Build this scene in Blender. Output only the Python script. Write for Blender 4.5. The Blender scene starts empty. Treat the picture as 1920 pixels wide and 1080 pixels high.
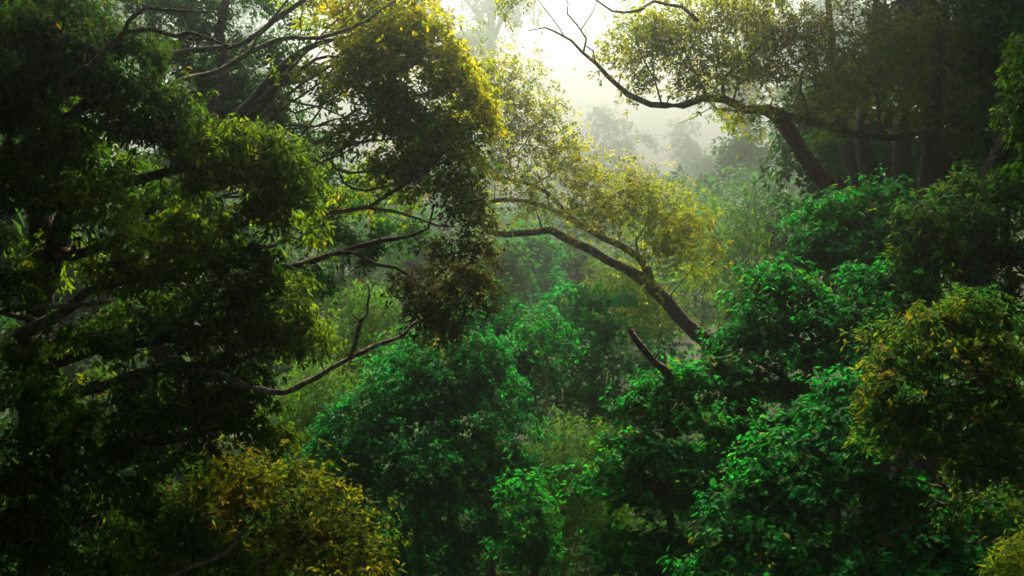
import bpy, math
import numpy as np
from mathutils import Vector, Matrix

sc = bpy.context.scene
# ------------------------------------------------------------------ camera
CAM_Z = 20.0
F = 2318.0                     # focal length in photograph pixels (1920 wide)
cam_d = bpy.data.cameras.new("camera")
cam_d.sensor_width = 36.0
cam_d.lens = 36.0 * F / 1920.0
cam_d.clip_end = 3000.0
cam = bpy.data.objects.new("camera", cam_d)
cam.location = (0, 0, CAM_Z)
cam.rotation_euler = (math.radians(90), 0, 0)
sc.collection.objects.link(cam)
sc.camera = cam
# ------------------------------------------------------------------ sky, sun
SUN_EL, SUN_AZ = math.radians(55.0), math.radians(8.0)
world = bpy.data.worlds.new("World")
sc.world = world
world.use_nodes = True
wn = world.node_tree
sky = wn.nodes.new("ShaderNodeTexSky")
sky.sky_type = 'NISHITA'
sky.sun_disc = False
sky.sun_elevation = SUN_EL
sky.sun_rotation = SUN_AZ
sky.dust_density = 10.0
sky.air_density = 1.0
sky.ozone_density = 0.2
sky.altitude = 0.0
bg = wn.nodes["Background"]
bg.inputs["Strength"].default_value = 0.15
wn.links.new(sky.outputs[0], bg.inputs[0])
sun_d = bpy.data.lights.new("sun", 'SUN')
sun_d.energy = 4.5
sun_d.angle = math.radians(6.0)
sun_d.color = (1.0, 0.84, 0.56)
sun = bpy.data.objects.new("sun", sun_d)
sdir = Vector((math.sin(SUN_AZ) * math.cos(SUN_EL), math.cos(SUN_AZ) * math.cos(SUN_EL), math.sin(SUN_EL)))
sun.rotation_euler = (-sdir).to_track_quat('-Z', 'Y').to_euler()
sun.location = sdir * 400
sc.collection.objects.link(sun)
vs = sc.view_settings
vs.view_transform = 'Standard'
vs.look = 'None'
vs.gamma = 1.0
vs.use_curve_mapping = False
vs.exposure = 1.22
cy = sc.cycles
cy.max_bounces = 5
cy.diffuse_bounces = 2
cy.glossy_bounces = 2
cy.transmission_bounces = 3
cy.volume_bounces = 0
cy.transparent_max_bounces = 4
cy.use_denoising = True
cy.sample_clamp_indirect = 4.0

HAZE_DENSITY = 0.0038
HAZE_G = 0.91

rng = np.random.default_rng(7)
COL = sc.collection

# ------------------------------------------------------------------ helpers
def P(px, py, d):
    """a point seen at photograph pixel (px, py), d metres ahead"""
    return np.array(((px - 960) / F * d, d, CAM_Z + (540 - py) / F * d))

def S(px, d):
    return px * d / F

def sstep(a, b, t):
    t = np.clip((t - a) / (b - a), 0, 1)
    return t * t * (3 - 2 * t)

def ground_h(x, y):
    x = np.asarray(x, float); y = np.asarray(y, float)
    near = np.where(y < 0, 1.0, np.exp(-(np.maximum(y, 0) / 10.0) ** 2))
    v = 6.0 + 12.3 * near
    v = v + 4.0 * sstep(9, 24, np.abs(x)) * (1 - near)
    v = v + 13.0 * sstep(50, 120, y) + 7.0 * sstep(100, 260, y)
    v = v + 0.35 * np.sin(x * .31 + 1) * np.cos(y * .27) + .15 * np.sin(x * .9) * np.sin(y * .8 + 2)
    return v

def norm(v):
    return v / np.maximum(np.linalg.norm(v, axis=-1, keepdims=True), 1e-9)

def tag(o, label=None, cat=None, group=None, kind=None):
    if label: o["label"] = label
    if cat: o["category"] = cat
    if group: o["group"] = group
    if kind: o["kind"] = kind
    return o

def link(o, parent=None):
    COL.objects.link(o)
    if parent is not None:
        o.parent = parent
    return o

def empty(name, loc):
    o = bpy.data.objects.new(name, None)
    o.empty_display_size = 0.3
    o.location = loc
    return link(o)

def mesh_from(name, verts, faces_flat, sizes, mat, attr=None, smooth=False):
    me = bpy.data.meshes.new(name)
    verts = np.ascontiguousarray(verts, dtype=np.float32)
    me.vertices.add(len(verts))
    me.vertices.foreach_set("co", verts.ravel())
    me.loops.add(len(faces_flat))
    me.loops.foreach_set("vertex_index", np.ascontiguousarray(faces_flat, dtype=np.int32))
    sizes = np.asarray(sizes, dtype=np.int32)
    me.polygons.add(len(sizes))
    starts = np.concatenate(([0], np.cumsum(sizes)[:-1])).astype(np.int32)
    me.polygons.foreach_set("loop_start", starts)
    me.update(calc_edges=True)
    if attr is not None:
        a = me.attributes.new("tint", 'FLOAT', 'POINT')
        a.data.foreach_set("value", np.ascontiguousarray(attr, dtype=np.float32))
    if not smooth:
        me.polygons.foreach_set("use_smooth", np.zeros(len(sizes), dtype=bool))
    me.materials.append(mat)
    return me

# ------------------------------------------------------------------ materials
def new_mat(name):
    m = bpy.data.materials.new(name)
    m.use_nodes = True
    nt = m.node_tree
    nt.nodes.clear()
    out = nt.nodes.new("ShaderNodeOutputMaterial")
    return m, nt, out

def leaf_mat(name, stops, trans=0.50, tcol=(2.0, 2.0, 0.8), rough=0.58, spec=0.06):
    """stops: list of (pos, rgb) along the per-leaf tint value (age of the leaf)"""
    m, nt, out = new_mat(name)
    at = nt.nodes.new("ShaderNodeAttribute"); at.attribute_name = "tint"
    cr = nt.nodes.new("ShaderNodeValToRGB")
    el = cr.color_ramp.elements
    while len(el) < len(stops): el.new(0.5)
    for e, (p, c) in zip(el, stops):
        e.position = p; e.color = (*c, 1)
    nt.links.new(at.outputs["Fac"], cr.inputs[0])
    # mottling inside each leaf
    tc = nt.nodes.new("ShaderNodeTexCoord")
    nz = nt.nodes.new("ShaderNodeTexNoise"); nz.inputs["Scale"].default_value = 9.0; nz.inputs["Detail"].default_value = 2.0
    nt.links.new(tc.outputs["Object"], nz.inputs["Vector"])
    mr = nt.nodes.new("ShaderNodeMapRange")
    mr.inputs[1].default_value = 0.3; mr.inputs[2].default_value = 0.7
    mr.inputs[3].default_value = 0.75; mr.inputs[4].default_value = 1.25
    nt.links.new(nz.outputs[0], mr.inputs[0])
    mul = nt.nodes.new("ShaderNodeVectorMath"); mul.operation = 'MULTIPLY'
    nt.links.new(cr.outputs[0], mul.inputs[0]); nt.links.new(mr.outputs[0], mul.inputs[1])
    tm = nt.nodes.new("ShaderNodeVectorMath"); tm.operation = 'MULTIPLY'
    tm.inputs[1].default_value = tcol
    nt.links.new(mul.outputs[0], tm.inputs[0])
    pb = nt.nodes.new("ShaderNodeBsdfPrincipled")
    pb.inputs["Roughness"].default_value = rough
    pb.inputs["Specular IOR Level"].default_value = spec
    nt.links.new(mul.outputs[0], pb.inputs["Base Color"])
    tr = nt.nodes.new("ShaderNodeBsdfTranslucent")
    nt.links.new(tm.outputs[0], tr.inputs["Color"])
    mx = nt.nodes.new("ShaderNodeMixShader"); mx.inputs[0].default_value = trans
    nt.links.new(pb.outputs[0], mx.inputs[1]); nt.links.new(tr.outputs[0], mx.inputs[2])
    nt.links.new(mx.outputs[0], out.inputs[0])
    return m

def bark_mat(name, dark, light, lichen=0.25, lcol=(0.33, 0.36, 0.27), scale=3.0):
    m, nt, out = new_mat(name)
    tc = nt.nodes.new("ShaderNodeTexCoord")
    n1 = nt.nodes.new("ShaderNodeTexNoise"); n1.inputs["Scale"].default_value = scale * 4; n1.inputs["Detail"].default_value = 6
    n2 = nt.nodes.new("ShaderNodeTexNoise"); n2.inputs["Scale"].default_value = scale * 2.6; n2.inputs["Detail"].default_value = 6; n2.inputs["Roughness"].default_value = .7
    nt.links.new(tc.outputs["Object"], n1.inputs["Vector"]); nt.links.new(tc.outputs["Object"], n2.inputs["Vector"])
    cr = nt.nodes.new("ShaderNodeValToRGB")
    cr.color_ramp.elements[0].position = .35; cr.color_ramp.elements[0].color = (*dark, 1)
    cr.color_ramp.elements[1].position = .68; cr.color_ramp.elements[1].color = (*light, 1)
    nt.links.new(n1.outputs[0], cr.inputs[0])
    c2 = nt.nodes.new("ShaderNodeValToRGB")
    c2.color_ramp.elements[0].position = .62 - lichen * .25; c2.color_ramp.elements[0].color = (0, 0, 0, 1)
    c2.color_ramp.elements[1].position = .80 - lichen * .25; c2.color_ramp.elements[1].color = (.55, .55, .55, 1)
    nt.links.new(n2.outputs[0], c2.inputs[0])
    mx = nt.nodes.new("ShaderNodeMix"); mx.data_type = 'RGBA'
    nt.links.new(c2.outputs[0], mx.inputs[0])
    nt.links.new(cr.outputs[0], mx.inputs[6]); mx.inputs[7].default_value = (*lcol, 1)
    bp = nt.nodes.new("ShaderNodeBump"); bp.inputs["Strength"].default_value = 1.0; bp.inputs["Distance"].default_value = .07
    nt.links.new(n1.outputs[0], bp.inputs["Height"])
    pb = nt.nodes.new("ShaderNodeBsdfPrincipled"); pb.inputs["Roughness"].default_value = .85
    nt.links.new(mx.outputs[2], pb.inputs["Base Color"]); nt.links.new(bp.outputs[0], pb.inputs["Normal"])
    nt.links.new(pb.outputs[0], out.inputs[0])
    return m

M = {}
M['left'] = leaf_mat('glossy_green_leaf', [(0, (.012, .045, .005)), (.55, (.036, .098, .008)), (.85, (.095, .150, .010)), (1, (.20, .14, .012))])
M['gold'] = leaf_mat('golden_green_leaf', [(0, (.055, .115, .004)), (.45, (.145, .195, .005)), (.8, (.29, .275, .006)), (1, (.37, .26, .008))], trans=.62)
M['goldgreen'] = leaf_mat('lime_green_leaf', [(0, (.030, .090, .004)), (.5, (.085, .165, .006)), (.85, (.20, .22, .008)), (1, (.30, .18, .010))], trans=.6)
M['leftlit'] = leaf_mat('lit_left_leaf', [(0, (.030, .080, .005)), (.5, (.085, .155, .007)), (.85, (.17, .21, .008)), (1, (.26, .18, .010))])  # brighter copy of the left tree's leaf, standing in for light on its lobes
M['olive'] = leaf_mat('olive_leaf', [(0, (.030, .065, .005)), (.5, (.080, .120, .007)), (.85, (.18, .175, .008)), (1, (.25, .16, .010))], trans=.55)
M['broad'] = leaf_mat('broad_emerald_leaf', [(0, (.003, .070, .013)), (.6, (.009, .170, .030)), (.92, (.040, .225, .022)), (1, (.12, .11, .02))], tcol=(1.7, 2.0, .9))
M['emerald'] = leaf_mat('emerald_leaf', [(0, (.003, .072, .018)), (.6, (.007, .165, .040)), (.92, (.028, .220, .030)), (1, (.09, .13, .02))], tcol=(1.7, 2.0, .9), rough=.5)
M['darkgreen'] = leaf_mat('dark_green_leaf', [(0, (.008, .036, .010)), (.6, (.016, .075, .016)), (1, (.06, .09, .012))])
M['shrub'] = leaf_mat('mixed_shrub_leaf', [(0, (.010, .070, .020)), (.45, (.035, .115, .016)), (.75, (.105, .140, .010)), (1, (.19, .15, .012))])
M['ochre'] = leaf_mat('ochre_leaf', [(0, (.014, .050, .005)), (.35, (.055, .085, .006)), (.75, (.145, .150, .006)), (1, (.21, .165, .008))])
M['bamboo'] = leaf_mat('bamboo_leaf', [(0, (.020, .085, .008)), (.6, (.050, .145, .010)), (1, (.15, .19, .012))], trans=.5)
M['bambooy'] = leaf_mat('yellow_bamboo_leaf', [(0, (.035, .105, .008)), (.6, (.085, .16, .010)), (1, (.19, .20, .012))], trans=.5)
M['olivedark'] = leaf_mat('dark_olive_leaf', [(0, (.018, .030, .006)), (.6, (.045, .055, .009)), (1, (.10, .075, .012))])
M['mist'] = leaf_mat('distant_leaf', [(0, (.012, .060, .018)), (.6, (.024, .100, .026)), (1, (.06, .12, .02))])
M['bark'] = bark_mat('brown_bark', (.022, .014, .009), (.085, .055, .034), .25)
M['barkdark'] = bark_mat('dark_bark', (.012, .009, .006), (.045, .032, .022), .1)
M['barkpale'] = bark_mat('mossy_pale_bark', (.035, .028, .016), (.15, .13, .075), .75, (.25, .27, .15))
M['barkred'] = bark_mat('red_brown_bark', (.035, .014, .008), (.13, .052, .028), .15)
M['deadwood'] = bark_mat('weathered_deadwood', (.035, .025, .016), (.12, .095, .065), .55, (.50, .47, .40))
M['snapped'] = bark_mat('fresh_snapped_wood', (.14, .035, .02), (.26, .075, .04), .0)
M['culm'] = bark_mat('bamboo_culm_skin', (.28, .25, .08), (.46, .40, .16), .2, (.28, .26, .15))
def ground_mat():
    m, nt, out = new_mat('leaf_litter')
    tc = nt.nodes.new("ShaderNodeTexCoord")
    n1 = nt.nodes.new("ShaderNodeTexNoise"); n1.inputs["Scale"].default_value = 1.7; n1.inputs["Detail"].default_value = 8
    nt.links.new(tc.outputs["Object"], n1.inputs["Vector"])
    cr = nt.nodes.new("ShaderNodeValToRGB")
    cr.color_ramp.elements[0].position = .35; cr.color_ramp.elements[0].color = (.012, .020, .006, 1)
    cr.color_ramp.elements[1].position = .7; cr.color_ramp.elements[1].color = (.035, .045, .014, 1)
    nt.links.new(n1.outputs[0], cr.inputs[0])
    pb = nt.nodes.new("ShaderNodeBsdfPrincipled"); pb.inputs["Roughness"].default_value = .95
    bp = nt.nodes.new("ShaderNodeBump"); bp.inputs["Distance"].default_value = .15
    nt.links.new(n1.outputs[0], bp.inputs["Height"]); nt.links.new(bp.outputs[0], pb.inputs["Normal"])
    nt.links.new(cr.outputs[0], pb.inputs["Base Color"]); nt.links.new(pb.outputs[0], out.inputs[0])
    return m
M['ground'] = ground_mat()

# ------------------------------------------------------------------ ground
def build_ground():
    # one sheet, finer near the camera
    def axis_pts(lo, hi, fine_lo, fine_hi, n_f, n_c):
        return np.unique(np.concatenate((np.linspace(lo, fine_lo, n_c), np.linspace(fine_lo, fine_hi, n_f), np.linspace(fine_hi, hi, n_c))))
    xs = axis_pts(-580, 580, -60, 60, 80, 14); ys = axis_pts(-300, 780, -30, 170, 120, 14)
    X, Y = np.meshgrid(xs, ys)
    Z = ground_h(X, Y)
    v = np.stack((X, Y, Z), -1).reshape(-1, 3)
    nx, ny = len(xs), len(ys)
    i, j = np.meshgrid(np.arange(nx - 1), np.arange(ny - 1))
    a = (j * nx + i).ravel()
    f = np.stack((a, a + 1, a + nx + 1, a + nx), -1)
    me = mesh_from("ground", v, f.ravel(), np.full(len(f), 4), M['ground'], smooth=True)
    o = link(bpy.data.objects.new("ground", me))
    tag(o, kind="structure")
build_ground()

# ------------------------------------------------------------------ tubes (trunks, limbs, twigs)
def catmull(pts, step):
    pts = np.asarray(pts, float)
    if len(pts) < 3:
        n = max(2, int(np.linalg.norm(pts[-1, :3] - pts[0, :3]) / step))
        t = np.linspace(0, 1, n + 1)[:, None]
        return pts[0] * (1 - t) + pts[-1] * t
    ext = np.vstack((2 * pts[0] - pts[1], pts, 2 * pts[-1] - pts[-2]))
    out = []
    for k in range(1, len(ext) - 2):
        p0, p1, p2, p3 = ext[k - 1], ext[k], ext[k + 1], ext[k + 2]
        n = max(1, int(np.linalg.norm(p2[:3] - p1[:3]) / step))
        t = np.linspace(0, 1, n, endpoint=False)[:, None]
        out.append(.5 * ((2 * p1) + (-p0 + p2) * t + (2 * p0 - 5 * p1 + 4 * p2 - p3) * t ** 2 + (-p0 + 3 * p1 - 3 * p2 + p3) * t ** 3))
    out.append(pts[-1:])
    return np.vstack(out)

def tube(path, sides, knob=0.0, cap=True):
    """path: (n,4) x y z r -> verts, faces_flat, sizes"""
    c = path[:, :3]; r = np.maximum(path[:, 3], .0015)
    n = len(c)
    t = np.gradient(c, axis=0); t = norm(t)
    ref = np.array((0.13, 0.21, 0.97)); 
    if abs(t[0] @ ref) > .93: ref = np.array((.97, .2, .13))
    u = norm(np.cross(t, ref)); w = np.cross(t, u)
    ang = np.linspace(0, 2 * np.pi, sides, endpoint=False)
    rr = r[:, None] * np.ones(sides)
    if knob > 0:
        rr = rr * (1 + knob * (rng.random((n, 1)) - .5) + knob * .8 * (rng.random((n, sides)) - .5))
    v = c[:, None, :] + rr[..., None] * (np.cos(ang)[None, :, None] * u[:, None, :] + np.sin(ang)[None, :, None] * w[:, None, :])
    v = v.reshape(-1, 3)
    i, k = np.meshgrid(np.arange(n - 1), np.arange(sides), indexing='ij')
    k2 = (k + 1) % sides
    f = np.stack((i * sides + k, i * sides + k2, (i + 1) * sides + k2, (i + 1) * sides + k), -1).reshape(-1, 4)
    flat = [f.ravel()]; sizes = [np.full(len(f), 4)]
    if cap:
        flat.append(np.arange(sides)[::-1]); sizes.append([sides])
        flat.append((n - 1) * sides + np.arange(sides)); sizes.append([sides])
    return v, np.concatenate(flat), np.concatenate(sizes)

def tubes_mesh(name, paths, sides, mat, knob=0.0, cap=True):
    V, Fl, Sz, off = [], [], [], 0
    for p in paths:
        v, f, s = tube(p, sides, knob, cap)
        V.append(v); Fl.append(f + off); Sz.append(s); off += len(v)
    return mesh_from(name, np.vstack(V), np.concatenate(Fl), np.concatenate(Sz), mat, smooth=True)

def wobble(path, amp):
    n = len(path)
    j = rng.normal(size=(n, 3)); 
    k = np.ones(3) / 3
    for a in range(3): j[:, a] = np.convolve(j[:, a], k, 'same')
    j[0] = 0; j[-1] *= .5
    path = path.copy(); path[:, :3] += j * amp
    return path

def px_path(pts, step=.25, amp=.03):
    """pts: (px, py, d, half-width in px)"""
    w = np.array([(*P(a, b, d), S(r, d)) for a, b, d, r in pts])
    return wobble(catmull(w, step), amp)

# ------------------------------------------------------------------ leaves
SHAPES = {}
# (side, along, up); up is in units of the width
SHAPES['lance'] = np.array([(0, 0, 0), (.40, .28, .10), (.46, .58, .06), (0, 1, -.30), (-.46, .58, .06), (-.40, .28, .10)])
SHAPES['ovate'] = np.array([(0, 0, 0), (.47, .22, .12), (.50, .55, .06), (0, 1, -.28), (-.50, .55, .06), (-.47, .22, .12)])
SHAPES['thin'] = np.array([(0, 0, 0), (.5, .30, .10), (0, 1, -1.6), (-.5, .30, .10)])
SHAPES['rhomb'] = np.array([(0, 0, 0), (.5, .45, .14), (0, 1, -.25), (-.5, .45, .14)])
def shape_faces(k):
    return [(0, 1, 2, 3), (0, 3, 4, 5)] if len(SHAPES[k]) == 6 else [(0, 1, 2, 3)]

def leaves_mesh(name, L, shape, mat):
    """L: dict with pos, ax, nr, ln, wd, tint"""
    sh = SHAPES[shape]; nv = len(sh); n = len(L['pos'])
    sd = np.cross(L['ax'], L['nr'])
    v = (L['pos'][:, None, :]
         + sh[None, :, 0:1] * (sd * L['wd'][:, None])[:, None, :]
         + sh[None, :, 1:2] * (L['ax'] * L['ln'][:, None])[:, None, :]
         + sh[None, :, 2:3] * (L['nr'] * L['wd'][:, None])[:, None, :]).reshape(-1, 3)
    fs = np.array(shape_faces(shape))
    f = (np.arange(n)[:, None, None] * nv + fs[None]).reshape(-1, 4)
    return mesh_from(name, v, f.ravel(), np.full(len(f), 4), mat, attr=np.repeat(L['tint'], nv))

_unit = {}
def unit_leaf(shape, ratio, mat, tint):
    key = (shape, round(ratio, 2), mat.name, tint)
    if key not in _unit:
        L = dict(pos=np.zeros((1, 3)), ax=np.array([(0, 1., 0)]), nr=np.array([(0, 0, 1.)]), ln=np.ones(1), wd=np.array([ratio]), tint=np.array([tint]))
        _unit[key] = leaves_mesh("leaf", L, shape, mat)
    return _unit[key]

KINDS = {  # length, width, droop, clump size, shape, upright share
    'droop': dict(ln=.112, wd=.043, droop=.75, k=7, shape='lance', nup=.5),
    'fine':  dict(ln=.105, wd=.042, droop=.25, k=7, shape='lance', nup=.4),
    'broad': dict(ln=.118, wd=.074, droop=.55, k=6, shape='ovate', nup=.9),
    'mid':   dict(ln=.112, wd=.055, droop=.45, k=6, shape='ovate', nup=.8),
    'bamboo': dict(ln=.24, wd=.026, droop=.6, k=6, shape='thin', nup=.3),
    'far':   dict(ln=.34, wd=.20, droop=.3, k=5, shape='rhomb', nup=.7),
    'huge': dict(ln=.75, wd=.50, droop=.2, k=4, shape='rhomb', nup=.8),
    'coarse': dict(ln=.42, wd=.27, droop=.2, k=4, shape='rhomb', nup=.8),
}

def make_leaves(pads, kind, cover, tint=(.45, .28), size=1.0, jit=.25):
    """pads: (n, 8) centre xyz, axis xyz, radius, height ratio"""
    K = KINDS[kind]
    ln, wd = K['ln'] * size, K['wd'] * size
    rp = pads[:, 6]
    nclump = np.maximum(2, (COVER * cover * np.pi * rp ** 2 / (ln * wd * .62) / K['k']).astype(int))
    idx = np.repeat(np.arange(len(pads)), nclump)
    n = len(idx)
    c = pads[idx, :3]; ax = pads[idx, 3:6]; R = rp[idx][:, None]; H = pads[idx, 7][:, None]
    e1 = norm(np.cross(ax, np.array((.3, .9, .05)))); e2 = np.cross(ax, e1)
    th = rng.random(n) * 2 * np.pi; rr = np.sqrt(rng.random(n)) ** .85
    # ragged pad outline
    ph = rng.random(len(pads))[idx] * 6.28
    rag = 1 + .22 * np.sin(3 * th + ph) + .14 * np.sin(7 * th + 2.1 * ph)
    rad = np.cos(th)[:, None] * e1 + np.sin(th)[:, None] * e2
    q = rr[:, None]
    p = c + R * q * rag[:, None] * rad + ax * R * H * (1 - q ** 2) + rng.normal(size=(n, 3)) * R * .5 * jit
    N = norm(ax + 1.1 * q * rad * (H * 1.6 + .2))
    stray = (rng.random(n) < .13) * (.15 + .5 * rng.random(n))      # shoots that stick out of the mound
    p = p + (N + rad * .5) * R * stray[:, None]
    p[:, 2] -= (rng.random(n) < .10) * R[:, 0] * .5 * rng.random(n)
    k = K['k']
    p = np.repeat(p, k, 0); N = np.repeat(N, k, 0); rad = np.repeat(rad, k, 0); q = np.repeat(q, k, 0)
    m = len(p)
    a = rng.normal(size=(m, 3)); a = norm(a - N * np.sum(a * N, -1, keepdims=True) * .8)
    a = a + rad * (.25 + .5 * q) + N * .15
    a[:, 2] -= K['droop'] * (.6 + .8 * rng.random(m))
    a = norm(a)
    nr = N * (1 - K['nup'] * .4) + rng.normal(size=(m, 3)) * .38
    nr[:, 2] += K['nup']
    nr = norm(nr - a * np.sum(nr * a, -1, keepdims=True))
    sz = .72 + .55 * rng.random(m)
    tclump = np.repeat(rng.normal(size=n), k)
    tpad = np.repeat(rng.normal(size=len(pads))[idx], k)
    t = np.clip(tint[0] + tint[1] * (.45 * tclump + .45 * tpad + .55 * rng.normal(size=m)), 0, 1)
    pos = p + a * (ln * .12) + rng.normal(size=(m, 3)) * ln * .33
    return dict(pos=pos, ax=a, nr=nr, ln=ln * sz, wd=wd * sz * (.85 + .3 * rng.random(m)), tint=t)

def sub(L, mask):
    return {k: v[mask] for k, v in L.items()}

def cat_leaves(Ls):
    return {k: np.concatenate([L[k] for L in Ls]) for k in Ls[0]}

def pick_largest(L, nmax, minpx=10.0):
    """the leaves that show largest from the photograph's place: nearest in their small cell of view"""
    if nmax <= 0: return np.zeros(len(L['pos']), bool)
    p = L['pos'] + L['ax'] * (L['ln'] * .5)[:, None]
    u = 960 + p[:, 0] / p[:, 1] * F; v = 540 - (p[:, 2] - CAM_Z) / p[:, 1] * F
    inside = (u > 0) & (u < 1920) & (v > 0) & (v < 1080)
    view = norm(p - np.array((0, 0, CAM_Z)))
    ext = L['ln'] * np.sqrt(np.maximum(0, 1 - np.sum(view * L['ax'], -1) ** 2)) / p[:, 1] * F
    face = np.abs(np.sum(view * L['nr'], -1))
    area = ext * L['wd'] / p[:, 1] * F * face
    cell = (np.floor(u / 9).astype(int) * 1000 + np.floor(v / 9).astype(int))
    order = np.lexsort((p[:, 1], cell))
    first = np.zeros(len(p), bool)
    cs = cell[order]
    first[order[np.concatenate(([True], cs[1:] != cs[:-1]))]] = True
    ok = inside & first & (ext >= minpx)
    ids = np.nonzero(ok)[0]
    ids = ids[np.argsort(-area[ids])][:nmax]
    mk = np.zeros(len(p), bool); mk[ids] = True
    return mk

# ------------------------------------------------------------------ crowns
DENS, COVER = 1.7, 1.75
def lobes_to_pads(lobes, pad_r, dens=1.0, tier=0.0, flat=.45, down=-.35, front=.25):
    """lobes: (centre xyz, rx, ry, rz).  pads cover the outside of each lobe"""
    out = []
    for (c, rx, ry, rz) in lobes:
        area = 4 * np.pi * ((rx * ry) ** 1.6 / 3 + (rx * rz) ** 1.6 / 3 + (ry * rz) ** 1.6 / 3) ** (1 / 1.6)
        n = max(2, int(DENS * dens * area * .55 / (np.pi * pad_r ** 2)))
        d = norm(rng.normal(size=(n * 4, 3)))
        keep = (d[:, 2] > down) & ((d[:, 1] < .25) | (rng.random(len(d)) < (1 - front)))
        d = d[keep][:n]; n = len(d)
        f = 1 - .38 * rng.random(n) ** 1.3
        pc = c + d * f[:, None] * np.array((rx, ry, rz)) * .92
        if tier > 0:
            zz = c[2] + np.round((pc[:, 2] - c[2] + rng.normal(size=n) * .06) / tier) * tier
            pc[:, 2] = zz + rng.normal(size=n) * tier * .12 - .18 * np.hypot(d[:, 0], d[:, 1]) * tier
            ax = norm(np.stack((d[:, 0] * .35, d[:, 1] * .35, np.full(n, 1.)), -1) + rng.normal(size=(n, 3)) * .12)
        else:
            ax = norm(d * .75 + np.array((0, 0, .62)) + rng.normal(size=(n, 3)) * .18)
        r = pad_r * (.65 + .7 * rng.random(n))
        out.append(np.column_stack((pc, ax, r, flat * (.7 + .6 * rng.random(n)))))
    return np.vstack(out)

def grow(skel, pads, twig_px=1.0, r_tip=.007, r_grow=.014, sub_twigs=3, rise=.12):
    """join every pad to the nearest point of the skeleton by a curved twig. skel: (n,4)"""
    pts = skel[:, :3].copy(); rad = skel[:, 3].copy()
    dist = np.min(np.linalg.norm(pads[:, None, :3] - pts[None, ::3], axis=-1), axis=1)
    order = np.argsort(dist)
    paths = []
    bufp = [pts]; bufr = [rad]
    allp, allr = pts, rad
    pend_p, pend_r = [], []
    for cnt, i in enumerate(order):
        tgt = pads[i, :3] - pads[i, 3:6] * pads[i, 6] * .15
        dd = np.linalg.norm(allp - tgt, axis=1)
        # grow outwards: prefer thicker joints slightly
        j = int(np.argmin(dd - np.minimum(allr, .1) * 1.5))
        a = allp[j]; L = dd[j]
        if L < .05: continue
        n = max(3, int(L / .22)); n = min(n, 14)
        t = np.linspace(0, 1, n + 1)[:, None]
        mid = (a + tgt) / 2 + np.array((0, 0, rise * L)) + rng.normal(size=3) * .10 * L
        c = (1 - t) ** 2 * a + 2 * t * (1 - t) * mid + t ** 2 * tgt
        c[1:-1] += rng.normal(size=(n - 1, 3)) * .022 * min(L, 1.5)
        r0 = min(allr[j] * .75, r_tip + r_grow * L)
        r = r0 * (1 - t[:, 0]) ** .8 + r_tip * .6 * t[:, 0] + .0
        paths.append(np.column_stack((c, r)))
        pend_p.append(c[1:]); pend_r.append(r[1:])
        for s in range(sub_twigs):
            o = norm(rng.normal(size=3)); R = pads[i, 6]
            o = o - pads[i, 3:6] * (o @ pads[i, 3:6])
            e = tgt + o * R * .8 + pads[i, 3:6] * R * .25
            m2 = (tgt + e) / 2 + rng.normal(size=3) * R * .12
            tt = np.linspace(0, 1, 4)[:, None]
            cc = (1 - tt) ** 2 * tgt + 2 * tt * (1 - tt) * m2 + tt ** 2 * e
            paths.append(np.column_stack((cc, r_tip * .6 * (1 - .6 * tt[:, 0]))))
        if len(pend_p) >= 6 or cnt < 12:
            allp = np.vstack([allp] + pend_p); allr = np.concatenate([allr] + pend_r)
            pend_p, pend_r = [], []
    return paths

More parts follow.
